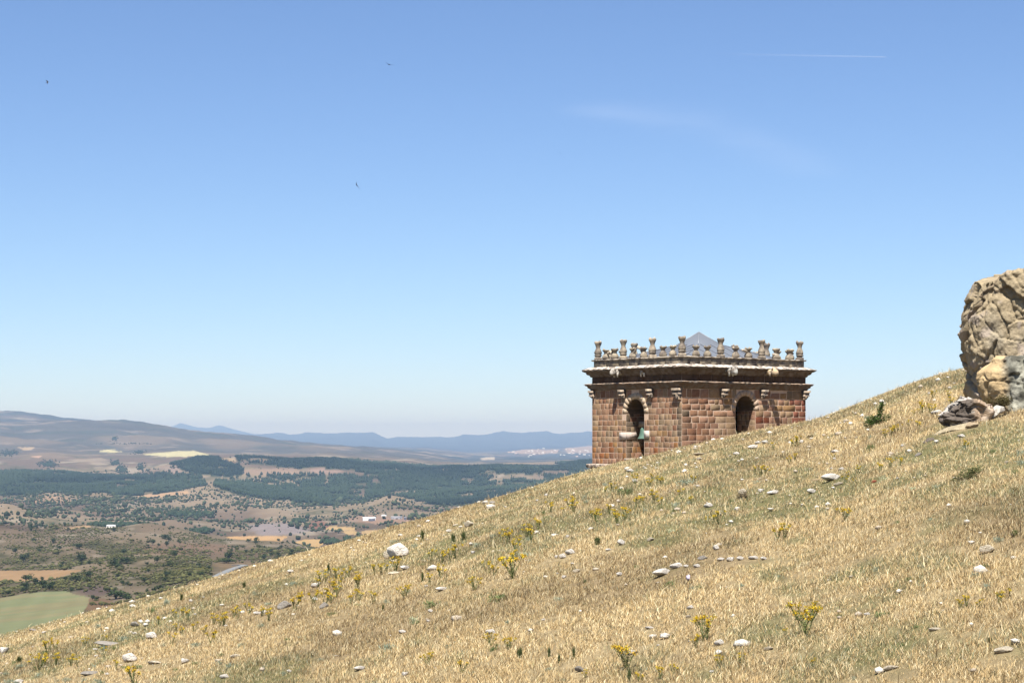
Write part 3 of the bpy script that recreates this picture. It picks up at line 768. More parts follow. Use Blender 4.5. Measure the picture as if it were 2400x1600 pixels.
# dark copses
xs, ys_, zs = [], [], []
for cx, cy, w_, h_, a, b, cnt in [(270, 1085, 10, 6, 7000, 13000, 60), (112, 1088, 18, 8, 7000, 12000, 160), (20, 1062, 22, 6, 8000, 13000, 160), (325, 1060, 14, 4, 8000, 13000, 70),
                                  (330, 1096, 8, 8, 7000, 12000, 80), (285, 1100, 12, 10, 7000, 12000, 130), (238, 1232, 22, 4, 2900, 4500, 130), (300, 1232, 50, 3, 2900, 4500, 150), (475, 1246, 20, 5, 2900, 4500, 120),
                                  (440, 1205, 60, 6, 3500, 6000, 200), (700, 1222, 14, 3, 3000, 5000, 60), (780, 1272, 18, 3, 2700, 4000, 120), (845, 1262, 10, 4, 2700, 4000, 40), (815, 1266, 6, 5, 2700, 4000, 30),
                                  (270, 1028, 8, 6, 9000, 14500, 50), (300, 1040, 60, 2, 9000, 14500, 60)]:
    for _ in range(cnt):
        p = terr_point(cx + random.gauss(0, w_ * .55), cy + random.gauss(0, h_ * .5), a, b)
        xs.append(p[0]); ys_.append(p[1]); zs.append(p[2])
n = len(xs); h = r.uniform(5, 10, n) * np.interp(ys_, [2500, 6000, 14000], [.8, .8, .8])
blobs('distant_copses', np.array(xs), np.array(ys_), np.array(zs), h * .5, h, np.tile([.032, .048, .027], (n, 1)), m_veg, r, False, 'small dark copses scattered in the valley beyond the near hills', 'trees')
# scrub on the nearer valley slopes: the small, uncountable part
scn = (TY > 1150) & (TY < 2900) & vis & (~isfield) & ~((PX > 494) & (PX < 572) & (PY > 1319) & (PY < 1364))
dn = sstep(.47, .62, fbm(TX / 70, TY / 160, s=211, o=4)) * 1.0 + .06
x, y, z = sample_terrain(scn * (PX > -200) * np.maximum(dn, hz_ * sstep(.4, .55, hn)) / TY ** .6, 12000, r)
n = len(x); h = r.lognormal(math.log(1.0), .4, n)
blobs('heath_scrub', x, y, z, h * .85, h, np.array([.085, .085, .035]) * r.uniform(.6, 1.3, (n, 1)), m_veg, r, False, 'low green brown heath scrub on the near valley slopes', 'scrub')

# individual trees and bushes of the nearer slopes
def leaf_cloud(r, n, sx, sy, sz, leaf, z0, lump=5, colA=(.05, .07, .03), colB=(.09, .115, .045), up=0.0):
    cen = r.normal(0, .45, (lump, 3)); cen[:, 2] = np.abs(cen[:, 2]) * .6
    k = r.integers(0, lump, n)
    d = r.normal(0, 1, (n, 3)); d /= np.linalg.norm(d, axis=1)[:, None]
    rad = r.uniform(.55, 1.0, n)[:, None] * r.uniform(.45, .7, lump)[k][:, None]
    P = cen[k] + d * rad
    P[:, 2] = np.maximum(P[:, 2] + .55, 0) / 1.3
    P = P * np.array([sx, sy, sz]); P[:, 2] += z0
    a = r.normal(0, 1, (n, 3, 3)) * leaf
    a[:, :, 2] += up * leaf * np.array([1, 0, 0])[None]
    V = (P[:, None] + a).reshape(-1, 3)
    t = np.clip(r.random(n) * .6 + .4 * (P[:, 2] - z0) / sz, 0, 1)[:, None]
    C = np.repeat(np.array(colA) * (1 - t) + np.array(colB) * t, 3, 0)
    return V, np.arange(3 * n).reshape(-1, 3), C

def make_tree_meshes(r, kind):
    if kind == 'oak':
        V, Fc, C = leaf_cloud(r, 420, 1.0, 1.0, 1.5, .13, .45, 7, (.028, .042, .018), (.060, .082, .034))
    else:
        V, Fc, C = leaf_cloud(r, 300, 1.3, 1.2, 1.0, .13, 0.05, 6, (.05, .06, .02), (.10, .115, .042))
    cm = np_mesh('crown', V, Fc, C); cm.materials.append(m_veg)
    b = MB()
    b.tube([(0, 0, -.3), (.02, 0, .4), (.05, .03, 1.0)], [.10, .08, .04], 6, (.10, .075, .05))
    for q in range(3):
        a = q * 2.1 + .4
        b.tube([(.02, 0, .45), (.35 * math.cos(a), .35 * math.sin(a), .95)], [.05, .02], 5, (.10, .075, .05))
    tm = b.mesh('trunk'); tm.materials.append(mat('bark', attr='Col', rough=1, var=.3, vscale=8))
    return cm, tm
tree_sets = [make_tree_meshes(r, 'oak') for _ in range(4)]
bush_sets = [make_tree_meshes(r, 'bush') for _ in range(3)]
def place_tree(name, loc, s, sz, ms, label, cat, group=None):
    t = empty(name, loc, random.uniform(0, 6.28), label=label, cat=cat, group=group)
    t.scale = (s, s, sz)
    c = link(bpy.data.objects.new('crown', ms[0]), t)
    k = link(bpy.data.objects.new('trunk', ms[1]), t)
    return t
NT = [ # px, py(base), width px, height px, label
 (61, 1362, 28, 15, 'broad dark round oak alone at the lower edge of the tan field'),
 (100, 1361, 9, 10, 'small dark tree just right of the broad oak by the tan field'),
 (181, 1363, 32, 14, 'long dark oval thicket between the tan field and the bare grey slope'),
 (191, 1319, 24, 20, 'dark tree with a rounded top standing on the slope above the tan field'),
 (270, 1329, 22, 17, 'left rounded tree of the dark trio on the heath slope'),
 (277, 1332, 20, 12, 'lowest bright green bush of the dark trio on the heath slope'),
 (298, 1320, 28, 14, 'widest long tree of the dark trio on the heath slope'),
 (217, 1405, 10, 11, 'small dark green tree at the right corner of the green field'),
 (166, 1387, 10, 11, 'dark bush on the far corner of the green field'),
 (152, 1384, 8, 8, 'little bush on the hedge line behind the green field'),
 (19, 1393, 12, 9, 'dark bush in the hedge behind the green field, near the photo edge'),
 (368, 1317, 14, 12, 'single dark tree on top of the green heath hill'),
 (358, 1277, 14, 14, 'dark tree on the pink brown slope right of the heath'),
 (388, 1262, 22, 10, 'wide dark tree clump high on the pink brown slope'),
 (390, 1280, 10, 12, 'small dark tree below the wide clump on the pink brown slope'),
 (537, 1310, 22, 16, 'tall dark tree beside the bend of the grey road'),
 (531, 1319, 38, 10, 'low wide dark thicket at the bend of the grey road'),
 (508, 1316, 16, 6, 'low bush just left of the thicket at the road bend'),
 (56, 1316, 18, 16, 'dark tree in the olive scrub at the far left hillside'),
 (36, 1296, 12, 12, 'dark upright bush in the scrub on the left hillside'),
 (83, 1318, 8, 9, 'small round tree right of the olive scrub on the left hillside'),
 (146, 1323, 9, 8, 'small dark bush on the pale slope above the tan field'),
 (186, 1286, 22, 12, 'dark tree group high on the slope left of the heath'),
 (78, 1270, 12, 9, 'dark bush on the bare crest of the left hillside'),
 (311, 1352, 8, 10, 'tiny round bush in the middle of the heath hill'),
 (420, 1360, 9, 9, 'dark bush on the right flank of the heath hill'),
 (197, 1337, 8, 6, 'small bush at the right end of the tan field'),
 (272, 1403, 60, 18, 'long dark green thicket right above the grass ridge'),
 (296, 1407, 22, 14, 'darkest right end bush of the long thicket above the grass ridge'),
 (325, 1394, 24, 12, 'bush touching the ridge right of the long thicket'),
 (617, 1310, 12, 9, 'dark bush at the foot of the brown slope beyond the road'),
 (655, 1308, 14, 9, 'dark bush on the shaded brown slope above the ridge grass'),
 (640, 1298, 10, 8, 'small bush halfway up the shaded brown slope'),
 (588, 1302, 9, 8, 'pale bush left of the shaded brown slope'),
 (600, 1268, 10, 9, 'dark tree by the corner of the long yellow field'),
]
for q, (px, py, wp, hp, lab) in enumerate(NT):
    p = terr_point(px, py, 1100, 3200)
    s = wp / F * p[1] / 2.0; hz = hp / F * p[1] / 2.0
    st_ = tree_sets[q % 4] if 'bush' not in lab and 'thicket' not in lab else (tree_sets[q % 4] if 'dark' in lab else bush_sets[q % 3])
    place_tree('oak_tree' if 'tree' in lab or 'oak' in lab else 'bush', (p[0], p[1], p[2] - .1), s, hz * 1.1, st_, lab, 'tree' if ('tree' in lab or 'oak' in lab) else 'bush')
x, y, z = sample_terrain(scn * ((TY > 1200) & (PX > 4) & (PX < 820)) * (sstep(.42, .6, fbm(gu * 50, lY * 30, s=333, o=3)) + .12) / TY ** .5, 230, r)
for q in range(len(x)):
    s = float(np.clip(r.lognormal(math.log(1.7), .35), .9, 3.6))
    st_ = tree_sets[q % 4] if q % 3 else bush_sets[q % 3]
    place_tree('holm_oak', (float(x[q]), float(y[q]), float(z[q]) - .1), s, s * r.uniform(.75, 1.1), st_,
               where('small dark holm oak', 1200 + F * x[q] / y[q], HZ - F * z[q] / y[q], LM_VALLEY), 'tree', 'small holm oaks scattered on the near valley slopes')

# ---- road, farm buildings, village
P = ROAD
b = MB(); vs = []
for i, p in enumerate(P):
    c = Vector((p.x, p.y, p.z))
    d = (P[min(i + 1, len(P) - 1)] - P[max(i - 1, 0)]); d.z = 0; d = d.normalized() if d.length > 0 else Vector((1, 0, 0))
    s = Vector((d.y, -d.x, 0)) * 3.2
    vs += [c - s, c + s, c + s - Vector((0, 0, .5)), c - s - Vector((0, 0, .5))]
qs = []
for i in range(len(P) - 1):
    for k in range(4): qs.append((4 * i + k, 4 * i + (k + 1) % 4, 4 * i + 4 + (k + 1) % 4, 4 * i + 4 + k))
b.add(vs, qs, col=(.20, .205, .20))
ro = b.build('road', mat('old_asphalt', attr='Col', rough=.95, var=.1, vscale=.2))
tag(ro, 'pale grey country road bending behind the ridge', 'road', kind='structure')

def building(name, px, py, wpx, hpx, dep, label, wall=(.8, .76, .7), roof=(.75, .74, .72), ymin=2600, ymax=5000, rz=.15, pitch=.25):
    p = terr_point(px, py, ymin, ymax); s = p[1] / F
    L, H = wpx * s, hpx * s
    t = empty(name, p, rz, label=label, cat='building')
    b = MB(); b.box((-L / 2, 0, -4), (L, 0, 0), (0, dep, 0), (0, 0, H * .7 + 4), wall)
    b.build('wall', mat('farm_wall', attr='Col', rough=.9, var=.08, vscale=.3), t)
    b = MB(); z0 = H * .7 + .003; z1 = H * 1.1; e = .4
    b.add([(-L / 2 - e, -e, z0), (L / 2 + e, -e, z0), (L / 2 + e, dep / 2, z1), (-L / 2 - e, dep / 2, z1), (-L / 2 - e, dep + e, z0), (L / 2 + e, dep + e, z0)],
          [(0, 1, 2, 3), (3, 2, 5, 4), (0, 4, 5, 1)], [(0, 3, 4), (1, 5, 2)], col=roof)
    b.build('roof', mat('farm_roof', attr='Col', rough=.6, var=.05, vscale=.2), t)
    b = MB(); dl = min(5, L * .2)
    b.box((-dl / 2, -.06, -.2), (dl, 0, 0), (0, .05, 0), (0, 0, H * .45), (.06, .06, .07))
    b.build('door', mat('farm_door', attr='Col'), t)
    b = MB()
    for k in (-.33, .33): b.box((L * k - .8, -.06, H * .25), (1.6, 0, 0), (0, .05, 0), (0, 0, H * .22), (.05, .06, .08))
    b.build('window', mat('farm_window', attr='Col', rough=.3), t)
    return t
building('farm_shed', 259, 1236, 19, 6, 12, 'long white shed among dark trees on the crest of the near valley hill', rz=.05)
building('farm_barn', 866, 1219, 30, 7, 16, 'large white roofed barn in the dusty farmyard on the valley floor', roof=(.82, .8, .76))
building('farm_annex', 872, 1220.5, 14, 6, 6, 'dark walled annex in front of the white roofed barn', wall=(.12, .12, .15), roof=(.25, .25, .28))
building('farm_house', 900, 1210, 11, 4, 8, 'small white building behind the barn in the farmyard')
building('farm_stable', 930, 1216, 26, 6, 10, 'long grey stable right of the barn, nearest the grass ridge', wall=(.3, .29, .3), roof=(.38, .37, .38))
building('farm_hut', 950, 1218, 6, 7, 5, 'little dark hut at the right end of the farmyard', wall=(.15, .15, .17), roof=(.2, .2, .22))
b = MB()
for _ in range(50):
    px = random.choice([random.gauss(1245, 30), random.gauss(1355, 22)]); py = 1060 + random.gauss(0, 4)
    p = terr_point(px, py, 14000, 30000)
    L = random.uniform(12, 34); hgt = random.uniform(6, 12)
    b.box((p[0], p[1], p[2] - 5), (L, 0, 0), (0, 20, 0), (0, 0, hgt + 5), random.choice([(.5, .46, .42), (.46, .36, .3), (.55, .54, .5)]))
vl = b.build('distant_village', mat('village_walls', attr='Col', rough=1))
tag(vl, 'pale far-off village houses on the plain below the mountains', 'village', kind='stuff')

# ---------------------------------------------------------------- the church tower
LS, RS = 7.53, 9.72                      # lengths of the left and right faces
AL = math.radians(52)
NC = Vector((9.256, 104.65, 0))          # near corner
uL = Vector((-math.cos(AL), math.sin(AL), 0)); uR = Vector((math.sin(AL), math.cos(AL), 0)); UZ = Vector((0, 0, 1))
TCEN = NC + uL * LS / 2 + uR * RS / 2
tower = empty('church_tower', TCEN, label='square red sandstone bell tower with eroded urn parapet rising behind the grassy ridge', cat='church tower')
def T(mb, name, m, smooth=False, parent=None):
    """build a tower part: geometry is in world space, moved to the tower origin"""
    par = parent or tower
    off = TCEN if par is tower else Vector(par['_o'])
    mb.v = [(v[0] - off.x, v[1] - off.y, v[2] - off.z) for v in mb.v]
    return mb.build(name, m, par, smooth)
m_stone = mat('tower_stone', attr='Col', rough=.95, bump=.5, bscale=9, var=.20, vscale=6, bdist=.03, spec=.1)
m_mortar = mat('tower_mortar', (.58, .42, .31), rough=1, bump=.5, bscale=14, var=.15, vscale=7, bdist=.02, spec=.05)
m_pale = mat('weathered_limestone', attr='Col', col2=(.17, .14, .115), rough=.95, bump=.6, bscale=11, var=.28, vscale=5, bdist=.03, spec=.1)
ZB, ZT = -13.0, 3.62
# faces: origin at near corner; (tangent, outward normal, length)
FACES = [(NC, uL, -uR, LS), (NC, uR, -uL, RS), (NC + uR * RS, uL, uR, LS), (NC + uL * LS, uR, uL, RS)]
OPEN = {0: (LS / 2 - .76 + .05, 1.52, -1.05, 1.46), 1: (RS / 2 - .78, 1.56, -1.05, 1.62)}   # s0, width, sill z, spring z
DEP = 1.45
def arch_z(s, s0, wd, spring, extra=0):
    rr = wd / 2 + extra
    t = abs(s - (s0 + wd / 2)) / rr
    return spring + rr * 1.08 * math.sqrt(max(0, 1 - t * t))
core = MB(); soffits = []
for fi, (o, tg, nr_, L) in enumerate(FACES):
    def P3(s, z, d=0.0): return o + tg * s + UZ * z + nr_ * d
    def quad(mb, a, b, c, d): mb.add([a, b, c, d], [(0, 1, 2, 3)])
    if fi in OPEN:
        s0, wd, sill, spring = OPEN[fi]
        quad(core, P3(0, ZB), P3(s0, ZB), P3(s0, ZT), P3(0, ZT))
        quad(core, P3(s0 + wd, ZB), P3(L, ZB), P3(L, ZT), P3(s0 + wd, ZT))
        quad(core, P3(s0, ZB), P3(s0 + wd, ZB), P3(s0 + wd, sill), P3(s0, sill))
        NA = 20; pts = []; sf = MB()
        for k in range(NA + 1):
            a = math.pi * (1 - k / NA)
            pts.append((s0 + wd / 2 + wd / 2 * math.cos(a), spring + wd / 2 * 1.08 * math.sin(a)))
        for k in range(NA):
            a, b = pts[k], pts[k + 1]
            quad(core, P3(a[0], a[1]), P3(b[0], b[1]), P3(b[0], ZT), P3(a[0], ZT))
            sf.add([P3(a[0], a[1]), P3(b[0], b[1]), P3(b[0], b[1], -DEP), P3(a[0], a[1], -DEP)], [(0, 1, 2, 3)], col=random.choice([(.13, .09, .06), (.16, .11, .075), (.11, .08, .055)]))  # dark tones put the shade under the arch into the stones
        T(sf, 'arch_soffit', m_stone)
        quad(core, P3(s0, sill), P3(s0, spring), P3(s0, spring, -DEP), P3(s0, sill, -DEP))
        quad(core, P3(s0 + wd, sill), P3(s0 + wd, spring), P3(s0 + wd, spring, -DEP), P3(s0 + wd, sill, -DEP))
        quad(core, P3(s0, sill), P3(s0 + wd, sill), P3(s0 + wd, sill, -DEP), P3(s0, sill, -DEP))
    else:
        quad(core, P3(0, ZB), P3(L, ZB), P3(L, ZT), P3(0, ZT))
T(core, 'wall_core', m_mortar)
# belfry room inside, its darkness painted in as near-black walls
room = MB()
a0 = NC + uL * DEP + uR * DEP
Lx, Ly = LS - 2 * DEP, RS - 2 * DEP
for fi, (o, tg, nr_, L) in enumerate([(a0, uL, -uR, Lx), (a0, uR, -uL, Ly), (a0 + uR * Ly, uL, uR, Lx), (a0 + uL * Lx, uR, uL, Ly)]):
    def P3(s, z, d=0.0): return o + tg * s + UZ * z
    if fi in OPEN:
        s0, wd, sill, spring = OPEN[fi]; s0 -= DEP; top = spring + wd / 2 * 1.08
        for (a, b, c, d) in [(0, s0, -1.6, 3.3), (s0 + wd, L, -1.6, 3.3), (s0, s0 + wd, -1.6, sill), (s0, s0 + wd, top, 3.3)]:
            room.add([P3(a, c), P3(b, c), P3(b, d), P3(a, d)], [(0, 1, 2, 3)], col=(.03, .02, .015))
    else:
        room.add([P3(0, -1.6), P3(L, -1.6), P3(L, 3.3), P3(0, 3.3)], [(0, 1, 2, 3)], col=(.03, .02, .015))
for zz in (-1.6, 3.3):
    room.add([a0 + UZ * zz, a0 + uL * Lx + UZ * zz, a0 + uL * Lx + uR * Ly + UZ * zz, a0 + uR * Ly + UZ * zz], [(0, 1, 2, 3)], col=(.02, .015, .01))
T(room, 'belfry_room', mat('belfry_stone', attr='Col', rough=1))

_S = .74
RED = [(.40, .23, .15), (.43, .25, .165), (.36, .19, .125), (.40, .26, .175), (.46, .28, .19)]
TAN = [(.46, .31, .20), (.42, .29, .19), (.50, .36, .25), (.38, .28, .19), (.45, .28, .15)]
PNK = [(.47, .28, .20), (.42, .25, .18)]
def stones(mb, o, tg, nr_, L, z0, z1, pick, holes=(), rs=0, hmin=.26, hmax=.36, wmin=.22, wmax=.46, gap=.013, pro=.006, rough=None, keepout=None):
    R_ = random.Random(rs)
    z = z0
    while z < z1 - .12:
        h = R_.uniform(hmin, hmax)
        if z + h > z1 - .16: h = z1 - z
        segs = [(0.0, L)]
        if keepout: segs = keepout(z, z + h, L)
        for (sa, sb) in segs:
            s = sa
            while s < sb - .05:
                wd = R_.uniform(wmin, wmax) * (1.5 if R_.random() < .1 else 1)
                if s + wd > sb - wmin * .7: wd = sb - s
                q = 1.0 if rough is None else rough(s + wd / 2, z + h / 2)
                g = gap * (1 + (q - 1) * 1.0)
                j = .014 * q; c = []
                hh = h
                if q > 1.2 and wd > .3 and R_.random() < .15: hh = h * R_.uniform(.65, .85)
                for (a, b) in ((s + g, z + g), (s + wd - g, z + g), (s + wd - g, z + hh - g), (s + g, z + hh - g)):
                    c.append((a + R_.uniform(-j, j), b + R_.uniform(-j, j)))
                # eight-sided outline with cut corners
                cut = min(.06, wd * .2) * (.22 if q <= 1.2 else .8)
                ring = []
                cxm = sum(p[0] for p in c) / 4; czm = sum(p[1] for p in c) / 4
                for k in range(4):
                    p = c[k]; pv = c[k - 1]; nx = c[(k + 1) % 4]
                    for t in (pv, nx):
                        dx, dz = t[0] - p[0], t[1] - p[1]; l = math.hypot(dx, dz) or 1
                        cc = cut * R_.uniform(.4, 1.2)
                        ring.append((p[0] + dx / l * cc, p[1] + dz / l * cc))
                pr = pro * R_.uniform(.6, 1.3) * (1 if q <= 1.2 else 1.5)
                inn = .003
                vs = [o + tg * a + UZ * b + nr_ * .002 for a, b in ring]
                vs += [o + tg * (a + (cxm - a) * inn / max(.05, abs(cxm - a))) + UZ * (b + (czm - b) * inn / max(.05, abs(czm - b))) + nr_ * (pr + R_.uniform(-.0012, .0012) * q) for a, b in ring]
                col = pick(s + wd / 2, z + h / 2, R_)
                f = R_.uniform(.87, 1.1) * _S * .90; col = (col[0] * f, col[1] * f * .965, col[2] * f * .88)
                b0 = mb.n
                mb.add(vs, [(k, (k + 1) % 8, 8 + (k + 1) % 8, 8 + k) for k in range(8)] + [(8, 9, 10, 11), (8, 11, 12, 15), (12, 13, 14, 15)], col=col)
                s += wd
        z += h
def ko(fi, ringw=.34):
    s0, wd, sill, spring = OPEN[fi]
    cx = s0 + wd / 2
    def f(z0, z1, L):
        zc = (z0 + z1) / 2
        if z1 <= sill + .02: return [(0, L)]
        if fi == 1 and zc < spring + .1:
            hw = wd / 2 + .01
        elif fi == 0 and zc < spring - .25: hw = wd / 2 + .01
        else:
            zt = max(zc - spring, 0); rr = wd / 2 + ringw
            if zt > rr * 1.05: return [(0, L)]
            hw = rr * math.sqrt(max(0, 1 - (zt / (rr * 1.06)) ** 2))
        return [(0, cx - hw), (cx + hw, L)]
    return f
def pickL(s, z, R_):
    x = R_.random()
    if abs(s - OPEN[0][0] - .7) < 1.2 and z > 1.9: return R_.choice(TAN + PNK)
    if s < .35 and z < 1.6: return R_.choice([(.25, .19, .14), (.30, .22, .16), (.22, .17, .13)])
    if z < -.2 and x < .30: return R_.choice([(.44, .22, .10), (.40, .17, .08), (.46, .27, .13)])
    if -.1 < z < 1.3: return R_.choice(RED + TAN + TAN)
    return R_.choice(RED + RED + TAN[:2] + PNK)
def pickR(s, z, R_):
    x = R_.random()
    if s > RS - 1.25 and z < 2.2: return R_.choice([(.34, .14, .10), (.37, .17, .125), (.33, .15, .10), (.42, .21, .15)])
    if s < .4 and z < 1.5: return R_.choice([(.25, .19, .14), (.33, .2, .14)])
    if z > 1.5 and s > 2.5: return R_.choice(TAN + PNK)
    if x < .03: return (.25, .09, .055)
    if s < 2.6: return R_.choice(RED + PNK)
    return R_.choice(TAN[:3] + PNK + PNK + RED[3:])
def roughR(s, z):
    if z > .8 and s < 2.4: return 2.0
    if z > 1.3 and s > 6.0: return 1.6
    if z > 1.2: return 1.25
    return 1.0
wl = MB()
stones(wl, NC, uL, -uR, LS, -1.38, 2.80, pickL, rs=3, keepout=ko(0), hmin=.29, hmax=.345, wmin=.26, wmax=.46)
T(wl, 'stone_wall', m_stone)
wr = MB()
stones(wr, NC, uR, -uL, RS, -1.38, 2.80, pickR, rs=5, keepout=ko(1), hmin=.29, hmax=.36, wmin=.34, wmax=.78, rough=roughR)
T(wr, 'stone_wall', m_stone)
wb = MB()
stones(wb, NC + uR * RS, uL, uR, LS, -1.38, 2.80, pickL, rs=7)
T(wb, 'stone_wall', m_stone)
wb = MB()
stones(wb, NC + uL * LS, uR, uL, RS, -1.38, 2.80, pickR, rs=8)
T(wb, 'stone_wall', m_stone)
# frieze between the cornices, plinth below the ledge
fz = MB()
for k, (o, tg, nr_, L) in enumerate(FACES):
    stones(fz, o, tg, nr_, L, 3.17, 3.60, lambda s, z, R_: R_.choice([(.17, .11, .075), (.20, .13, .09), (.15, .09, .06)]), rs=20 + k, hmin=.4, hmax=.43, wmin=.5, wmax=.9, gap=.008, pro=.02)  # dark tones carry the shade cast by the cornice above
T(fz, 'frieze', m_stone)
pl_ = MB()
for k, (o, tg, nr_, L) in enumerate(FACES):
    stones(pl_, o + nr_ * .10 - tg * .1, tg, nr_, L + .2, -6.0, -1.62, lambda s, z, R_: R_.choice(TAN + PNK), rs=30 + k, hmin=.35, hmax=.5, wmin=.4, wmax=.9)
    pl_.box(o + nr_ * .101 - tg * .1 + UZ * ZB, tg * (L + .2), -nr_ * .09, UZ * (-1.62 - ZB), (.5, .38, .3))
T(pl_, 'plinth', m_stone)

def ring_profile(mb, prof, col, ns=26, jit=0.0, inset=0.0):
    """mitred moulding round the tower; prof = [(outward offset, z)...] closed"""
    n = len(prof); path = []
    cor = [(0, 0), (LS, 0), (LS, RS), (0, RS)]
    dirs = [((1, 0), (0, -1)), ((0, 1), (1, 0)), ((-1, 0), (0, 1)), ((0, -1), (-1, 0))]
    for k in range(4):
        (a, b), L = cor[k], (LS if k % 2 == 0 else RS)
        for i in range(ns):
            t = i / ns * L
            path.append((k, t, i))
    vs = []
    for (k, t, i) in path:
        d, nn = dirs[k]; a, b = cor[k]
        jj = [random.uniform(-jit, jit) for _ in range(2)]
        for (off, z) in prof:
            off2 = off - inset + jj[0] * (off > .05)
            # at corners extend along both normals
            if i == 0:
                pn = dirs[k - 1][1]
                p = (a + (nn[0] + pn[0]) * off2, b + (nn[1] + pn[1]) * off2)
            else:
                p = (a + d[0] * t + nn[0] * off2, b + d[1] * t + nn[1] * off2)
            w_ = NC + uL * p[0] + uR * p[1] + UZ * (z + jj[1] * .5)
            vs.append(w_)
    N = len(path)
    q = [(i * n + k, i * n + (k + 1) % n, ((i + 1) % N) * n + (k + 1) % n, ((i + 1) % N) * n + k) for i in range(N) for k in range(n)]
    mb.add(vs, q, col=col)
CORN = (.30, .21, .145)
b = MB(); ring_profile(b, [(-.02, 2.80), (.06, 2.81), (.10, 2.90), (.20, 2.98), (.22, 3.06), (.31, 3.10), (.315, 3.165), (-.02, 3.20)], (.15, .10, .07), 30, .018)  # coloured dark to stand for the shade on its underside
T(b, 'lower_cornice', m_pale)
b = MB(); ring_profile(b, [(-.02, 3.58), (.07, 3.58), (.12, 3.68), (.24, 3.74), (.27, 3.84), (.40, 3.90), (.43, 3.925), (.43, 3.985), (.0, 4.12), (-.5, 4.13), (-.5, 3.58)], (.12, .085, .06), 34, .02)  # shade below the projecting lip is put into this dark colour
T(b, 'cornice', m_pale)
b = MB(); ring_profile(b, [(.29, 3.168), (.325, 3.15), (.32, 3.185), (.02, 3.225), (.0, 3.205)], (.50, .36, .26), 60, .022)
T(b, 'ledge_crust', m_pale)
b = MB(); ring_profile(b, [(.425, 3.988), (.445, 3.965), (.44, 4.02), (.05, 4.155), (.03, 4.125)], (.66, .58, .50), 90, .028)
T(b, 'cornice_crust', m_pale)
b = MB(); ring_profile(b, [(-.07, 4.10), (-.07, 4.49), (-.38, 4.49), (-.38, 4.10)], (.52, .44, .33), 26, .012)
par_ = b
for k, (o, tg, nr_, L) in enumerate(FACES):
    stones(par_, o - nr_ * .07 + tg * .07, tg, nr_, L - .14, 4.13, 4.50, lambda s, z, R_: R_.choice([(.55, .46, .34), (.48, .41, .32), (.60, .50, .38), (.42, .36, .29)]), rs=40 + k, hmin=.5, hmax=.52, wmin=.5, wmax=.95, gap=.008, pro=.02)
T(par_, 'parapet', m_pale)
b = MB(); ring_profile(b, [(-.07, 4.49), (.01, 4.50), (.04, 4.535), (.04, 4.58), (-.42, 4.59), (-.42, 4.49)], (.58, .50, .40), 44, .02)
T(b, 'coping', m_pale)
b = MB(); ring_profile(b, [(.0, -1.62), (.22, -1.60), (.25, -1.55), (.25, -1.42), (.22, -1.385), (-.02, -1.37)], (.62, .50, .40), 26, .01)
T(b, 'base_ledge', m_pale)

# window surrounds, sills, reveals of coursed stone
for fi in (0, 1):
    o, tg, nr_, L = FACES[fi]
    s0, wd, sill, spring = OPEN[fi]
    b = MB(); NV = 11
    for k in range(NV):
        a1 = math.pi * (1 - k / NV) ; a2 = math.pi * (1 - (k + 1) / NV)
        cx = s0 + wd / 2; ri = wd / 2 + .005; ro_ = ri + random.uniform(.28, .34)
        pr = random.uniform(.012, .02); e = .005
        vs = []
        for (rr, aa) in ((ri, a1 - e), (ro_, a1 - e), (ro_, a2 + e), (ri, a2 + e)):
            vs.append((cx + rr * math.cos(aa), spring + rr * 1.08 * math.sin(aa)))
        pf = [o + tg * p + UZ * q + nr_ * pr for p, q in vs]; pb = [o + tg * p + UZ * q - nr_ * .12 for p, q in vs]
        f = random.uniform(.88, 1.1); c_ = (.46 * f, .35 * f, .245 * f) if fi == 0 else (.46 * f, .34 * f, .25 * f)
        b.add(pf + pb, [(0, 1, 2, 3), (0, 4, 5, 1), (1, 5, 6, 2), (2, 6, 7, 3), (3, 7, 4, 0)], col=c_)
    sur = T(b, 'window_surround', m_stone)
    b = MB(); b.box(o + tg * (s0 - .08) + UZ * (sill - .12) + nr_ * .09, tg * (wd + .16), -nr_ * .6, UZ * .122, (.62, .50, .38))
    T(b, 'window_sill', m_stone)
    b = MB()
    stones(b, o + tg * (s0 + wd), -nr_, -tg, DEP, sill + .01, spring, (pickL if fi == 0 else lambda s, z, R_: R_.choice(TAN + PNK)), rs=50 + fi, wmin=.3, wmax=.6, gap=.008, pro=.005)
    T(b, 'window_reveal', m_stone); b = MB()
    stones(b, o + tg * s0, -nr_, tg, DEP, sill + .01, spring, lambda s, z, R_: R_.choice(TAN), rs=52 + fi, wmin=.3, wmax=.6, gap=.008, pro=.005)
    T(b, 'window_reveal', m_stone)
# whitewashed repair patches and bell axle stones on the left face
o, tg, nr_, L = FACES[0]; s0, wd, sill, spring = OPEN[0]
b = MB()
b.box(o + tg * (s0 + wd - .01) + UZ * .0 + nr_ * .052, tg * .55, -nr_ * .1, UZ * .42, (.50, .43, .37))
T(b, 'mortar_patch', m_stone); b = MB()
b.box(o + tg * (s0 - .42) + UZ * .08 + nr_ * .052, tg * .40, -nr_ * .1, UZ * .42, (.54, .48, .42))
b.box(o + tg * (s0 - .30) + UZ * .18 + nr_ * .056, tg * .17, -nr_ * .1, UZ * .05, (.3, .27, .24))
T(b, 'mortar_patch', m_stone); b = MB()
b.box(o + tg * (s0 + wd - .018) - nr_ * .0 + UZ * .02, -tg * .02, -nr_ * .8, UZ * .40, (.50, .41, .35))
T(b, 'mortar_patch', m_stone)
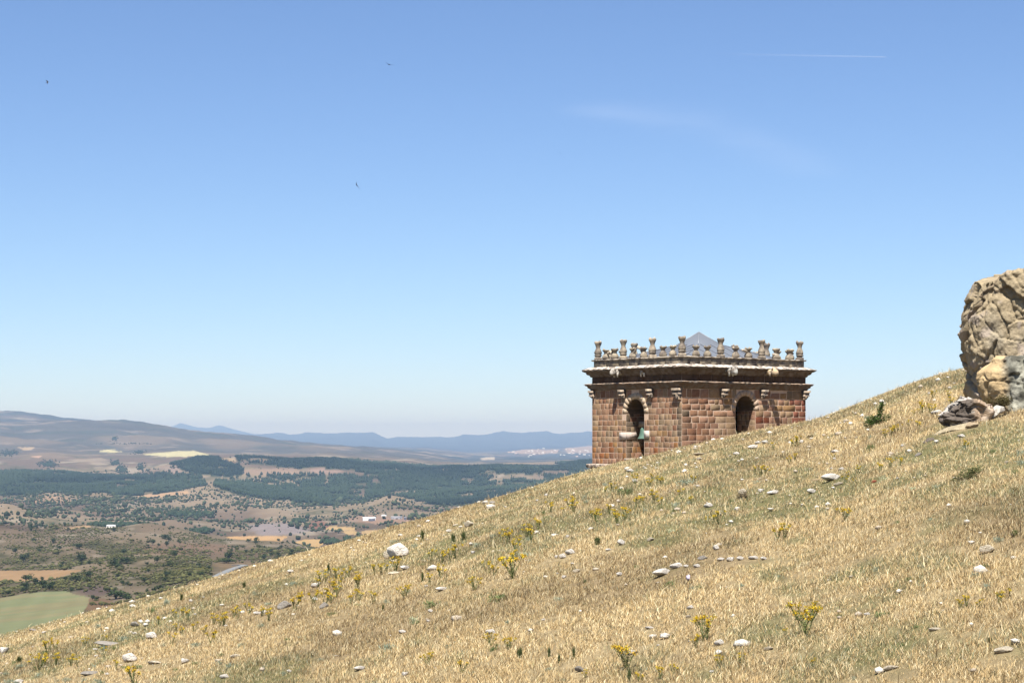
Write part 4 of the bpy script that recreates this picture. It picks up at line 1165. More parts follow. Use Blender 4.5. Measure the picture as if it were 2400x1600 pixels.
# the bell hanging in the left opening
bc = o + tg * (s0 + wd * .5) - nr_ * .72 + UZ * .0
bell = empty('bell', (bc.x, bc.y, .05), label='green bronze bell hanging in the left belfry window', cat='bell')
b = MB(); b.lathe((0, 0, 0), [(.42, 0), (.40, .03), (.33, .12), (.27, .35), (.24, .55), (.17, .64), (.05, .67)], 20, (.11, .19, .145))
b.build('bell_body', mat('bronze_patina', attr='Col', rough=.7, metallic=.2, var=.2, vscale=5), bell, True)
b = MB(); tl = Vector((tg.x, tg.y, 0))
b.box(-tl * .40 - Vector((nr_.x, nr_.y, 0)) * .1 + UZ * .66, tl * .80, Vector((nr_.x, nr_.y, 0)) * .2, UZ * .32, (.30, .24, .17))
b.box(-tl * .74 - Vector((nr_.x, nr_.y, 0)) * .04 + UZ * .70, tl * 1.48, Vector((nr_.x, nr_.y, 0)) * .08, UZ * .07, (.12, .10, .09))
b.build('headstock', mat('old_oak', attr='Col', rough=.9, var=.2, vscale=6), bell)
b = MB(); b.lathe((0, 0, -.10), [(.02, .5), (.02, .16), (.06, .10), (.06, .03), (.02, 0)], 8, (.1, .1, .09)); b.build('clapper', mat('iron', attr='Col', rough=.6), bell)

def px_to_s(fi, px, off=0.0):
    """position along a face whose image column is px"""
    o, tg, nr_, L = FACES[fi]
    k = (px - 1200) / F
    a = o + nr_ * off
    return (k * a.y - a.x) / (tg.x - k * tg.y)

# corbels under the lower cornice
def corbel(fi, s, wd=.42, h=.46, out=.30):
    o, tg, nr_, L = FACES[fi]
    b = MB()
    def sl(z0, z1, o0, o1, w0, w1, c):
        vs = []
        for (zz, oo, ww) in ((z0, o0, w0), (z1, o1, w1)):
            for (ds, dn) in ((-ww / 2, .0), (ww / 2, .0), (ww / 2, oo), (-ww / 2, oo)):
                vs.append(o + tg * (s + ds) + nr_ * dn + UZ * zz)
        b.add(vs, [(0, 1, 2, 3), (4, 5, 6, 7), (0, 1, 5, 4), (1, 2, 6, 5), (2, 3, 7, 6), (3, 0, 4, 7)], col=c)
    sl(2.80 - .10, 2.80 + .01, out, out + .02, wd, wd, (.40, .31, .22))
    sl(2.80 - .24, 2.70, out * .72, out * .85, wd * .8, wd * .88, (.34, .25, .17))
    sl(2.80 - .31, 2.80 - .24, out * .82, out * .82, wd * .9, wd * .9, (.38, .29, .21))
    sl(2.80 - h, 2.80 - .31, out * .25, out * .65, wd * .55, wd * .8, (.30, .22, .15))
    T(b, 'corbel', m_pale)
for px in (1456, 1521): corbel(0, px_to_s(0, px, .2), .40, .46)
corbel(0, .22, .55, .60, .34); corbel(0, LS - .1, .36, .42, .26)
for px in (1699, 1792): corbel(1, px_to_s(1, px, .2), .42, .48, .34)
corbel(1, RS - .12, .45, .50, .30)

# gargoyles projecting from the cornice
def gargoyle(fi, px, length, col, head=.17, parts=True):
    o, tg, nr_, L = FACES[fi]
    s = px_to_s(fi, px, .1)
    b = MB()
    prof = [(-.1, .17, 3.82), (.15, .18, 3.83), (.35, .15, 3.82), (.5, .13, 3.80), (.62, .11, 3.79), (.72, head, 3.80), (.84, head * 1.05, 3.79), (.93, head * .8, 3.76), (1.0, head * .45, 3.73)]
    n = 9; vs = []
    for (t, r_, z) in prof:
        for k in range(n):
            a = 2 * math.pi * k / n
            rr = r_ * random.uniform(.85, 1.15)
            vs.append(o + tg * (s + rr * math.cos(a)) + nr_ * (t * length) + UZ * (z + rr * 1.15 * math.sin(a)))
    m = len(vs); vs.append(o + tg * s + nr_ * (length * 1.01) + UZ * 3.73)
    q = [(i * n + k, i * n + (k + 1) % n, (i + 1) * n + (k + 1) % n, (i + 1) * n + k) for i in range(len(prof) - 1) for k in range(n)]
    b.add(vs, q, [(m, m - n + k, m - n + (k + 1) % n) for k in range(n)], col=col)
    for sd in (-1, 1):   # ears and paws
        c = o + tg * (s + sd * head * .7) + nr_ * (length * .76) + UZ * (3.80 + head * .85)
        b.lathe(c, [(.06, -.05), (.05, .05), (.01, .13)], 6, col, .2)
        c = o + tg * (s + sd * .13) + nr_ * (length * .55) + UZ * 3.55
        b.lathe(c, [(.05, -.04), (.06, .1), (.07, .22)], 6, col, .2)
    return T(b, 'gargoyle', m_pale)
gargoyle(0, 1456, .90, (.46, .42, .36))
gargoyle(1, 1700, 1.0, (.52, .51, .46), .20)
gargoyle(1, 1794, 1.05, (.50, .38, .24), .20)
gargoyle(0, 1508, .30, (.6, .56, .5), .10)

# urns of the parapet
def lim(c, f): return tuple(min(1, v * f) for v in c)
def short_urn(p, f=1.0):
    b = MB(); c = lim((.34, .285, .21), random.uniform(.85, 1.15))
    s = f * random.uniform(.94, 1.06)
    b.lathe(p, [(.18 * s, 0), (.215 * s, .03), (.225 * s, .12), (.19 * s, .22), (.115 * s, .33), (.105 * s, .38), (.16 * s, .455), (.20 * s, .50), (.205 * s, .56 * s)], 12, c, .07, rot=.3)
    for k in range(5):
        a = k * 1.256 + random.uniform(-.4, .4)
        if random.random() < .75:
            b.lathe((p[0] + .16 * math.cos(a), p[1] + .16 * math.sin(a), p[2] + .52), [(.075, 0), (.055, .05), (.02, random.uniform(.07, .12))], 5, lim(c, 1.15), .25)
    T(b, 'parapet_urn', m_pale)
def tall_urn(p, f=1.0):
    b = MB(); c = lim((.35, .29, .215), random.uniform(.85, 1.15))
    b.box((p[0] - .21, p[1] - .21, p[2] - .03), (.42, 0, 0), (0, .42, 0), (0, 0, .17), lim(c, 1.25))
    b.lathe((p[0], p[1], p[2] + .14), [(.17, 0), (.15, .03), (.21, .10), (.225, .135), (.17, .16), (.20, .20), (.215, .28), (.18, .40), (.125, .53), (.12, .60), (.165, .72), (.205, .80), (.215, .88), (.19, .90)], 12, c, .06)
    for k in range(6):
        a = k * 1.05 + random.uniform(-.3, .3)
        if random.random() < .8:
            b.lathe((p[0] + .15 * math.cos(a), p[1] + .15 * math.sin(a), p[2] + .99), [(.065, 0), (.06, .05), (.02, random.uniform(.07, .13))], 5, lim(c, 1.2), .25)
    T(b, 'parapet_finial', m_pale)
ZP = 4.585
def on_face(fi, px, off=-.22):
    o, tg, nr_, L = FACES[fi]
    q = o + tg * px_to_s(fi, px, off) + nr_ * off
    return (q.x, q.y, ZP)
def cor(a, b_): q = NC + uL * a + uR * b_; return (q.x, q.y, ZP)
for a, b_ in ((.24, .24), (LS - .24, .24), (.24, RS - .24), (LS - .24, RS - .24)): tall_urn(cor(a, b_))
for px in (1461, 1529): tall_urn(on_face(0, px))
for px in (1689, 1785): tall_urn(on_face(1, px))
for px in (1420, 1441, 1483, 1509, 1554, 1577): short_urn(on_face(0, px))
for px in (1631, 1658, 1724, 1754, 1819, 1852): short_urn(on_face(1, px), 1.05)
for k in range(1, 10):
    q = NC + uL * (LS - .24) + uR * (.24 + k * (RS - .48) / 10)
    (tall_urn if k in (3, 7) else short_urn)((q.x, q.y, ZP))
for k in range(1, 8):
    q = NC + uR * (RS - .24) + uL * (.24 + k * (LS - .48) / 8)
    (tall_urn if k in (3, 6) else short_urn)((q.x, q.y, ZP))
# broken stone tracery links between some urns
def link_arch(fi, pa, pb, top, full=True):
    A, B = Vector(on_face(fi, pa)), Vector(on_face(fi, pb)); b = MB()
    M = (A + B) / 2
    if full:
        pts = [A + UZ * .12, A.lerp(B, .25) + UZ * (top * .8), M + UZ * top, A.lerp(B, .75) + UZ * (top * .8), B + UZ * .12]
        b.tube(pts, [.09, .08, .10, .08, .09], 7, (.50, .42, .32))
    else:
        b.tube([A + UZ * .3, A.lerp(B, .3) + UZ * top, A.lerp(B, .5) + UZ * (top + .03)], [.09, .09, .06], 7, (.50, .42, .32))
    T(b, 'tracery', m_pale)
link_arch(0, 1420, 1441, .42); link_arch(0, 1483, 1509, .60); link_arch(1, 1754, 1724, .42, False)
link_arch(1, 1819, 1803, .25, False); link_arch(1, 1852, 1866, .34, False)

# metal roof: low hipped skirt with batten seams and a steep pyramid cap
def roofpt(a, b_, z): return NC + uL * (LS / 2 + a) + uR * (RS / 2 + b_) + UZ * z
m_zinc = mat('zinc_roof', (.155, .17, .195), rough=.6, metallic=.1, var=.06, vscale=2, spec=.4)
b = MB(); ha, hb = LS / 2 - .45, RS / 2 - .45; c_, zc = .95, 5.42
b.add([roofpt(-ha, -hb, 4.42), roofpt(ha, -hb, 4.42), roofpt(ha, hb, 4.42), roofpt(-ha, hb, 4.42),
       roofpt(-c_, -c_, zc), roofpt(c_, -c_, zc), roofpt(c_, c_, zc), roofpt(-c_, c_, zc)],
      [(0, 1, 5, 4), (1, 2, 6, 5), (2, 3, 7, 6), (3, 0, 4, 7)])
rf = T(b, 'roof', m_zinc)
rf['_o'] = tuple(TCEN)
b = MB()
b.add([roofpt(-c_ - .03, -c_ - .03, zc - .02), roofpt(c_ + .03, -c_ - .03, zc - .02), roofpt(c_ + .03, c_ + .03, zc - .02), roofpt(-c_ - .03, c_ + .03, zc - .02), roofpt(0, 0, 6.19)],
      [], [(0, 1, 4), (1, 2, 4), (2, 3, 4), (3, 0, 4)])
T(b, 'roof_cap', m_zinc, parent=rf)
b = MB()
def seam(p, q, r_=.022, c=(.16, .17, .2)): b.tube([p, q], [r_, r_], 5, c)
for k in range(4):
    e = [(-1, -1), (1, -1), (1, 1), (-1, 1)][k]; g = [(-1, -1), (1, -1), (1, 1), (-1, 1)][(k + 1) % 4]
    seam(roofpt(e[0] * ha, e[1] * hb, 4.44), roofpt(e[0] * c_, e[1] * c_, zc + .02))
for sg in (-1, 1):          # standing seams running up each slope
    for k in range(-5, 6):
        for (hm, ho, sw) in ((ha, hb, False), (hb, ha, True)):
            v_ = k / 5.5 * hm; t = min(1.0, (hm - abs(v_)) / (hm - c_))
            p_, q_ = (v_, sg * ho), (v_, sg * (ho + (c_ - ho) * t))
            if sw: p_, q_ = p_[::-1], q_[::-1]
            seam(roofpt(p_[0], p_[1], 4.44), roofpt(q_[0], q_[1], 4.44 + (zc - 4.42) * t), .024)
T(b, 'roof_seam', mat('roof_seam', attr='Col', rough=.6), parent=rf)
b = MB()
for e in [(-1, -1), (1, -1), (1, 1), (-1, 1)]: b.tube([roofpt(e[0] * c_, e[1] * c_, zc), roofpt(0, 0, 6.2)], [.02, .02], 5, (.30, .31, .33))
T(b, 'cap_ridge', mat('ridge_metal', attr='Col', rough=.5, metallic=.4), parent=rf)
del rf['_o']

# ---------------------------------------------------------------- rocks
def chunk(r_, sub=3, cuts=11, noise=.05):
    bm = bmesh.new(); bmesh.ops.create_icosphere(bm, subdivisions=sub, radius=1)
    V = np.array([v.co[:] for v in bm.verts]); Fc = np.array([[v.index for v in f.verts] for f in bm.faces]); bm.free()
    for _ in range(cuts):
        nn = r_.normal(0, 1, 3); nn /= np.linalg.norm(nn); d = r_.uniform(.42, .82)
        t = V @ nn - d; V = V - np.maximum(t, 0)[:, None] * nn * .96
    o = r_.uniform(0, 50, 3)
    V = V * (1 + noise * (fbm(V[:, 0] * 3 + o[0], V[:, 1] * 3 + o[1], V[:, 2] * 3, s=5, o=4)[:, None] - .5) * 2)
    return V, Fc
m_rock = mat('pale_limestone', attr='Col', rough=.95, bump=.8, bscale=5, var=.16, vscale=3, bdist=.12, spec=.1)
WHITE, CREAM, GREY, TANR, ORANGE = (.94, .87, .77), (.80, .69, .52), (.40, .36, .31), (.58, .43, .25), (.60, .20, .12)
rr_ = np.random.default_rng(77)
RM = {}
for nm, c in (('w', WHITE), ('c', CREAM), ('g', GREY), ('t', TANR), ('o', ORANGE)):
    RM[nm] = []
    for k in range(3 if nm != 'o' else 1):
        V, Fc = chunk(rr_)
        sp = fbm(V[:, 0] * 4 + k, V[:, 1] * 4, V[:, 2] * 4, s=8, o=3)[:, None]
        C = np.array(c) * (.82 + .36 * sp)
        if nm in 'wc': C = np.where(V[:, 2:3] < -.25, C * np.array([.75, .66, .55]), C)   # soil stained foot
        me = np_mesh('rock', V, Fc, C); me.materials.append(m_rock); RM[nm].append(me)
def rock(px, py, wpx, hpx, c, label, group=None, sink=.35, rot=None, name='rock', dep=.8):
    p = on_hill(px, py + hpx * .35)
    s = p[1] / F
    o = bpy.data.objects.new(name, RM[c][random.randrange(len(RM[c]))])
    o.location = (p[0], p[1], p[2] + hpx * s * .38)
    o.scale = (wpx * s * .59, wpx * s * .56 * dep, hpx * s * .68)
    o.rotation_euler = (random.uniform(-.15, .15), rot if rot is not None else random.uniform(-.2, .05), random.uniform(-.5, .5))
    link(o); tag(o, label, 'rock', group)
    return o
for (px, py, w_, h_, c, lab) in ROCKS: rock(px, py, w_, h_, c, lab)
for k in range(120):
    px = random.uniform(0, 2400); sy = float(np.interp(px, _sx, _sy))
    if px > 1500 and random.random() < .55: py = sy + random.uniform(12, 160)
    else: py = random.uniform(sy + 12, 1598)
    w_ = random.uniform(5, 11)
    rock(px, py, w_, w_ * random.uniform(.4, .7), random.choice('wwcc'), where('fist sized pale stone', px, py, LM_SLOPE), 'small pale stones scattered in the dry grass', name='small_stone')

r_ = np.random.default_rng(5); n = 700
y = r_.uniform(12, 60, n) ** 1.0; u = r_.uniform(-.29, .29, n); x = u * y
cl = sstep(.45, .65, fbm(x / 1.5, y / 3, s=401, o=3)) * .8 + .15 + .3 * (u > .05)
k_ = r_.random(n) < cl; x, y = x[k_], y[k_]; n = len(x); z = hill(x, y)
sz = (r_.lognormal(math.log(.016), .45, n) * (1 + y / 60))[:, None, None]
B = ICO_V[None] * r_.uniform(.6, 1.3, (n, len(ICO_V), 1)) * sz * np.array([1.3, 1.3, .8])
B = B + np.stack([x, y, z + .018 + .0004 * y], -1)[:, None]
C = np.repeat(np.where(r_.random(n)[:, None] < .7, np.array([.72, .66, .56]), np.array([.5, .42, .32])), len(ICO_V), 0)
o = np_obj('gravel', B.reshape(-1, 3), (np.arange(n)[:, None, None] * len(ICO_V) + ICO_F[None]).reshape(-1, 3), m_rock, C)
tag(o, 'tiny pale stone chips strewn through the dry grass', 'gravel', kind='stuff')

# ---- the rocky outcrop on the right
def big_rock(name, D, prof, xr, ztop, depth, label, colf, cell=46, amp=.12, nz=200, na=420, seed=21, zbase=None, xshift=0):
    """prof = silhouette of the left side [(px, py)], xr = far right px, ztop = [(px,py)] of the top edge, D = distance of its axis"""
    r_ = np.random.default_rng(seed)
    P = np.array(prof, float)
    zs = (HZ - P[:, 1]) / F * D; xl = (P[:, 0] - 1200) / F * D
    o_ = np.argsort(zs); zs, xl = zs[o_], xl[o_]
    xR = (xr - 1200) / F * D
    zt = np.array([((p[0] - 1200) / F * D, (HZ - p[1]) / F * D) for p in ztop])
    zb = zs[0] if zbase is None else zbase
    zmax = zt[:, 1].max()
    z = np.linspace(zb, zmax + .05, nz); a = np.linspace(0, 2 * math.pi, na, endpoint=False)
    A, ZZ = np.meshgrid(a, z)
    XL = np.interp(ZZ, zs, xl); cx = (XL + xR) / 2; hw = (xR - XL) / 2
    ca, sa = np.cos(A), np.sin(A); e = .62
    X_ = cx + hw * np.sign(ca) * np.abs(ca) ** e
    Y_ = D + depth * np.sign(sa) * np.abs(sa) ** e * (1 - .15 * (ZZ - zb) / (zmax - zb))
    Z_ = np.minimum(ZZ, np.interp(X_, zt[:, 0], zt[:, 1]) + (Y_ - D) * .05)
    V = np.stack([X_, Y_, Z_], -1).reshape(-1, 3)
    cap = np.array([[cx[-1, 0], D, np.interp(cx[-1, 0], zt[:, 0], zt[:, 1])]])
    # normals approx: radial
    N = np.stack([ca * .9, sa * .9, np.where(ZZ - Z_ > .02, 1.0, 0.05)], -1).reshape(-1, 3)
    N /= np.linalg.norm(N, axis=1)[:, None]
    lo, hi = V.min(0), V.max(0)
    pts = r_.uniform(lo, hi, (cell, 3))
    offs = r_.uniform(-1, .6, cell)
    Vj = V + (np.stack([fbm(V[:, 0] * 2, V[:, 1] * 2, V[:, 2] * 2, s=k, o=3) for k in (1, 2, 3)], -1) - .5) * .35
    K = 1.45; Vs = V * K
    d = np.linalg.norm(Vj[:, None] - pts[None], axis=2)
    part = np.argpartition(d, 2, axis=1)[:, :2]
    d0 = np.take_along_axis(d, part, 1); od = np.argsort(d0, 1)
    i1 = np.take_along_axis(part, od[:, :1], 1)[:, 0]; ds = np.sort(d0, 1)
    edge = ds[:, 1] - ds[:, 0]
    disp = offs[i1] * amp * .7 - min(.13, amp * 1.1) * np.exp(-(edge / .035) ** 2) * (fbm(Vs[:, 0], Vs[:, 1], Vs[:, 2], s=4) > .40) + .035
    disp += (fbm(Vs[:, 0] * 1.3, Vs[:, 1] * 1.3, Vs[:, 2] * 1.3, s=11, o=5) - .5) * .14
    pts2 = r_.uniform(lo, hi, (cell * 5, 3)); of2 = r_.uniform(-1, 1, cell * 5)
    dd = np.linalg.norm((Vj * 1.0)[:, None] - pts2[None], axis=2); j1 = dd.argmin(1); dd.partition(1, axis=1)
    e2 = dd[:, 1] - dd[:, 0]
    tl_ = ((Vj - pts2[j1]) * r_.normal(0, 1, (cell * 5, 3))[j1]).sum(1)      # each chip gets its own tilted face
    disp += of2[j1] * .028 + np.clip(tl_, -.3, .3) * .10 - .035 * np.exp(-(e2 / .018) ** 2)
    disp += (fbm(Vs[:, 0] * 7, Vs[:, 1] * 7, Vs[:, 2] * 5, s=13, o=4, g=.6) - .5) * .11
    fade = np.ones(len(V))
    V2 = V + N * (disp * fade)[:, None]
    V2 = np.concatenate([V2, cap])
    i = np.arange(nz * na).reshape(nz, na)
    q = np.stack([i[:-1], np.roll(i[:-1], -1, 1), np.roll(i[1:], -1, 1), i[1:]], -1).reshape(-1, 4)
    t = np.stack([i[-1], np.roll(i[-1], -1), np.full(na, nz * na)], -1)
    C = colf(V2, edge, i1, r_)
    o = np_obj(name, V2, [q, t], mat('outcrop_stone', attr='Col', rough=1, bump=1.0, bscale=7, var=.22, vscale=5, bdist=.06, spec=.05), C)
    return tag(o, label, 'rock')
def col_big(V, edge, i1, r_):
    n = fbm(V[:, 0] * 1.2, V[:, 1] * 1.2, V[:, 2] * 1.2, s=61, o=4); m_ = fbm(V[:, 0] * 4, V[:, 1] * 4, V[:, 2] * 4, s=63, o=4)
    och = np.array([.47, .375, .24]); gry = np.array([.45, .38, .27]); pink = np.array([.50, .41, .34]); dk_ = np.array([.20, .15, .11])
    C = och + (gry - och) * sstep(.42, .6, n)[:, None]
    C = C * .82; C = C + (pink * .8 - C) * (sstep(.58, .68, m_) * .7)[:, None]
    tp = sstep(1.0, 1.8, V[:, 2] - (V[:, 0] - 11) * .0 - 1.6)
    C = C + (np.array([.34, .29, .23]) - C) * (sstep(.4, .6, fbm(V[:, 0] * 3, V[:, 1], V[:, 2] * 3, s=67, o=4)) * .5 * tp)[:, None]
    C = C + (dk_ - C) * (np.exp(-(np.append(edge, 1) / .025) ** 2) * .7)[:, None]
    return C
DR = 32.0
big_rock('boulder', DR, [(2320, 1015), (2291, 955), (2276, 925), (2270, 897), (2264, 860), (2258, 820), (2253, 780), (2252, 745), (2258, 728), (2264, 706), (2276, 684), (2280, 668), (2285, 655)], 2720,
         [(2240, 664), (2280, 664), (2300, 660), (2323, 650), (2360, 642), (2385, 636), (2430, 634), (2600, 650), (2720, 700)], 1.0,
         'towering tan cracked boulder cut by the right edge of the photo', col_big, zbase=-.6)
def col_lichen(V, edge, i1, r_):
    m_ = fbm(V[:, 0] * 6, V[:, 1] * 6, V[:, 2] * 6, s=73, o=4); n = fbm(V[:, 0] * 1.5, V[:, 1] * 1.5, V[:, 2] * 1.5, s=75, o=3)
    C = np.array([.27, .26, .21]) * (.35 + 1.3 * sstep(.35, .65, m_)[:, None])
    left = sstep(2368, 2340, 1200 + F * V[:, 0] / V[:, 1] + (n - .5) * 50)
    return C + (np.array([.52, .38, .21]) - C) * left[:, None]
big_rock('boulder', DR - 2.6, [(2325, 1010), (2312, 940), (2300, 915), (2296, 888), (2302, 872), (2322, 860), (2335, 850)], 2640,
         [(2290, 880), (2300, 872), (2330, 856), (2350, 842), (2380, 842), (2420, 836), (2640, 850)], .6,
         'lower grey lichened boulder with an ochre left face in front of the towering one', col_lichen, cell=16, amp=.06, nz=110, na=240, seed=9, zbase=-.4)
def col_cong(V, edge, i1, r_):
    m_ = fbm(V[:, 0] * 5, V[:, 1] * 5, V[:, 2] * 5, s=81, o=3)
    C = np.where((m_ > .58)[:, None], np.array([.55, .50, .44]), np.array([.14, .115, .095]))
    return C + (np.array([.50, .36, .24]) - C) * sstep(2275, 2295, 1200 + F * V[:, 0] / V[:, 1])[:, None] * .7
big_rock('boulder', DR - 3.4, [(2222, 1000), (2210, 985), (2213, 972), (2228, 957), (2246, 942), (2262, 934)], 2312,
         [(2205, 985), (2213, 970), (2228, 954), (2246, 941), (2265, 934), (2285, 945), (2312, 965)], .32,
         'mottled dark and white rock at the left foot of the towering boulder', col_cong, cell=14, amp=.05, nz=70, na=160, seed=12, zbase=.2)
def col_slab(V, edge, i1, r_):
    m_ = fbm(V[:, 0] * 3, V[:, 1] * 3, V[:, 2] * 3, s=83, o=3)[:, None]
    return np.array([.50, .42, .28]) * (.8 + .4 * m_)
def slab(px, py, wpx, hpx, c, label, rot, D=None, dep=.8, name='rock', zr=0.0):
    p = on_hill(px, py)
    if D: p = ((px - 1200) / F * D, D, (HZ - py) / F * D)
    s = p[1] / F
    V, Fc = chunk(rr_, 4, 16, .05)
    C = np.array(c) * (.75 + .5 * fbm(V[:, 0] * 3, V[:, 1] * 3, V[:, 2] * 3, s=91, o=4)[:, None])
    o = np_obj(name, V, Fc, mat('outcrop_stone'), C)
    o.location = p; o.scale = (wpx * s * .56, wpx * s * .56 * dep, hpx * s * .62)
    o.rotation_euler = (0, rot, zr)
    return tag(o, label, 'rock')
slab(2238, 1008, 96, 26, (.52, .43, .28), 'smooth flat khaki slab lying in the grass below the mottled rock', -.32, dep=.6)
slab(2178, 1035, 34, 18, (.24, .20, .17), 'dark jagged rock at the lower left tip of the flat khaki slab', -.3)
slab(2338, 965, 50, 24, (.80, .75, .66), 'bright white oblong stone leaning under the lichened boulder', -.62, D=DR - 3.5, dep=.6)
slab(2302, 956, 22, 22, (.50, .40, .32), 'small pinkish stone wedged between the mottled rock and the white oblong one', .1, D=DR - 3.5)
slab(2282, 968, 16, 14, (.62, .55, .46), 'little pale stone in front of the mottled rock', .2, D=DR - 3.7)
slab(2275, 996, 34, 16, (.60, .46, .30), 'orange tan block resting on the right end of the flat khaki slab', -.1, D=DR - 4.2)

# ---------------------------------------------------------------- plants of the near slope
m_leaf = mat('herb_foliage', attr='Col', rough=.8, trans=.25, spec=.2)
m_flow = mat('yellow_petals', attr='Col', rough=.7, trans=.2, spec=.2)
def strip(Vl, Cl, p0, p1, w0, col):
    p0, p1 = Vector(p0), Vector(p1); d = (p1 - p0).normalized(); s_ = d.cross(Vector((random.gauss(0, 1), random.gauss(0, 1), random.gauss(0, .3)))).normalized()
    Vl += [p0 - s_ * w0, p0 + s_ * w0, p1]; Cl += [col] * 3
def herb(kind):
    """unit herb about 1 high: returns foliage mesh, flower mesh"""
    Vl, Cl, HD = [], [], []
    ns = {'big': 9, 'mid': 6, 'small': 3}[kind]
    for _ in range(ns):
        a = random.uniform(0, 6.28); l = random.uniform(.1, .55) * (1.2 if kind == 'big' else .8)
        bx, by = random.uniform(-.12, .12), random.uniform(-.12, .12)
        hgt = random.uniform(.6, 1.0)
        top = Vector((bx + l * math.cos(a), by + l * math.sin(a), hgt)); base = Vector((bx, by, 0))
        mid = base.lerp(top, .5) + Vector((0, 0, .06))
        g = random.choice([(.16, .20, .06), (.12, .15, .05), (.22, .22, .08)])
        for (p, q) in ((base, mid), (mid, top)):
            strip(Vl, Cl, p, q, .022, g); strip(Vl, Cl, q, p, .022, g)
        for k in range(22):
            t = random.uniform(.1, .95); p = base.lerp(top, t) + Vector((0, 0, .06 * (1 - abs(2 * t - 1))))
            aa = random.uniform(0, 6.28); ll = random.uniform(.06, .13)
            gg_ = random.choice([(.13, .17, .055), (.18, .21, .07), (.10, .12, .045), (.24, .25, .10)])
            strip(Vl, Cl, p, p + Vector((ll * math.cos(aa), ll * math.sin(aa), ll * random.uniform(.2, 1.1))), .02, gg_)
        Vf, Cf = [], []
        for k in range(40):
            d = Vector((random.gauss(0, 1), random.gauss(0, 1), random.gauss(0, .7))) * .062
            p = top + d; ll = .055
            yc = random.choice([(.80, .56, .02), (.66, .38, .015), (.85, .66, .06), (.40, .24, .03), (.30, .26, .06)])
            strip(Vf, Cf, p, p + Vector((random.uniform(-ll, ll), random.uniform(-ll, ll), random.uniform(0, ll))), .034, yc)
        yf = np_mesh('flower_head', np.array([v[:] for v in Vf]), np.arange(len(Vf)).reshape(-1, 3), np.array(Cf)); yf.materials.append(m_flow); HD.append(yf)
    fm = np_mesh('foliage', np.array([v[:] for v in Vl]), np.arange(len(Vl)).reshape(-1, 3), np.array(Cl)); fm.materials.append(m_leaf)
    return fm, HD
HERB = {k: [herb(k) for _ in range(4)] for k in ('big', 'mid', 'small')}
def yellow(px, py, hpx, label=None, kind=None):
    """px,py = top of the flowers in the photo"""
    p = on_hill(px, py + hpx * .8); s = p[1] / F * hpx
    kind = kind or random.choice(['mid', 'mid', 'small'])
    f, y = random.choice(HERB[kind])
    t = empty('flowering_herb', (p[0], p[1], p[2] - .01), random.uniform(0, 6.28),
              label=label or where('small yellow herb', px, py, LM_SLOPE), cat='wildflower', group=None if label else 'small yellow flowered herbs in the grass')
    t.scale = (s * 1.15, s * 1.15, s * 1.25)
    link(bpy.data.objects.new('foliage', f), t); [link(bpy.data.objects.new('flower_head', y_), t) for y_ in y]
BIGY = [(1200, 1322, 46, 'tallest bright yellow flower clump in the centre of the slope'), (1888, 1440, 62, 'large orange yellow herb at the bottom right, many stems'),
        (1112, 1364, 26, 'compact vivid yellow clump right of the centre left slope'), (948, 1380, 26, 'vivid yellow flower head pair below the largest white boulder'),
        (90, 1546, 30, 'bright yellow bushy herb in the bottom left corner'), (1650, 1466, 46, 'branching yellow herb left above the square white stone'),
        (312, 1578, 34, 'yellow green herb at the bottom edge left of centre'), (1150, 1494, 26, 'orange yellow herb above the bottom centre'),
        (1190, 1508, 24, 'low spreading yellow herb right of the orange one near the bottom centre'), (1002, 1538, 26, 'slim herb with an orange head near the bottom centre'),
        (1470, 1540, 46, 'dark stemmed herb with brown orange head at the bottom centre'), (1984, 1202, 26, 'solitary orange headed herb on the right slope')]
for px, py, h_, lab in BIGY: yellow(px, py, h_, lab, 'big')
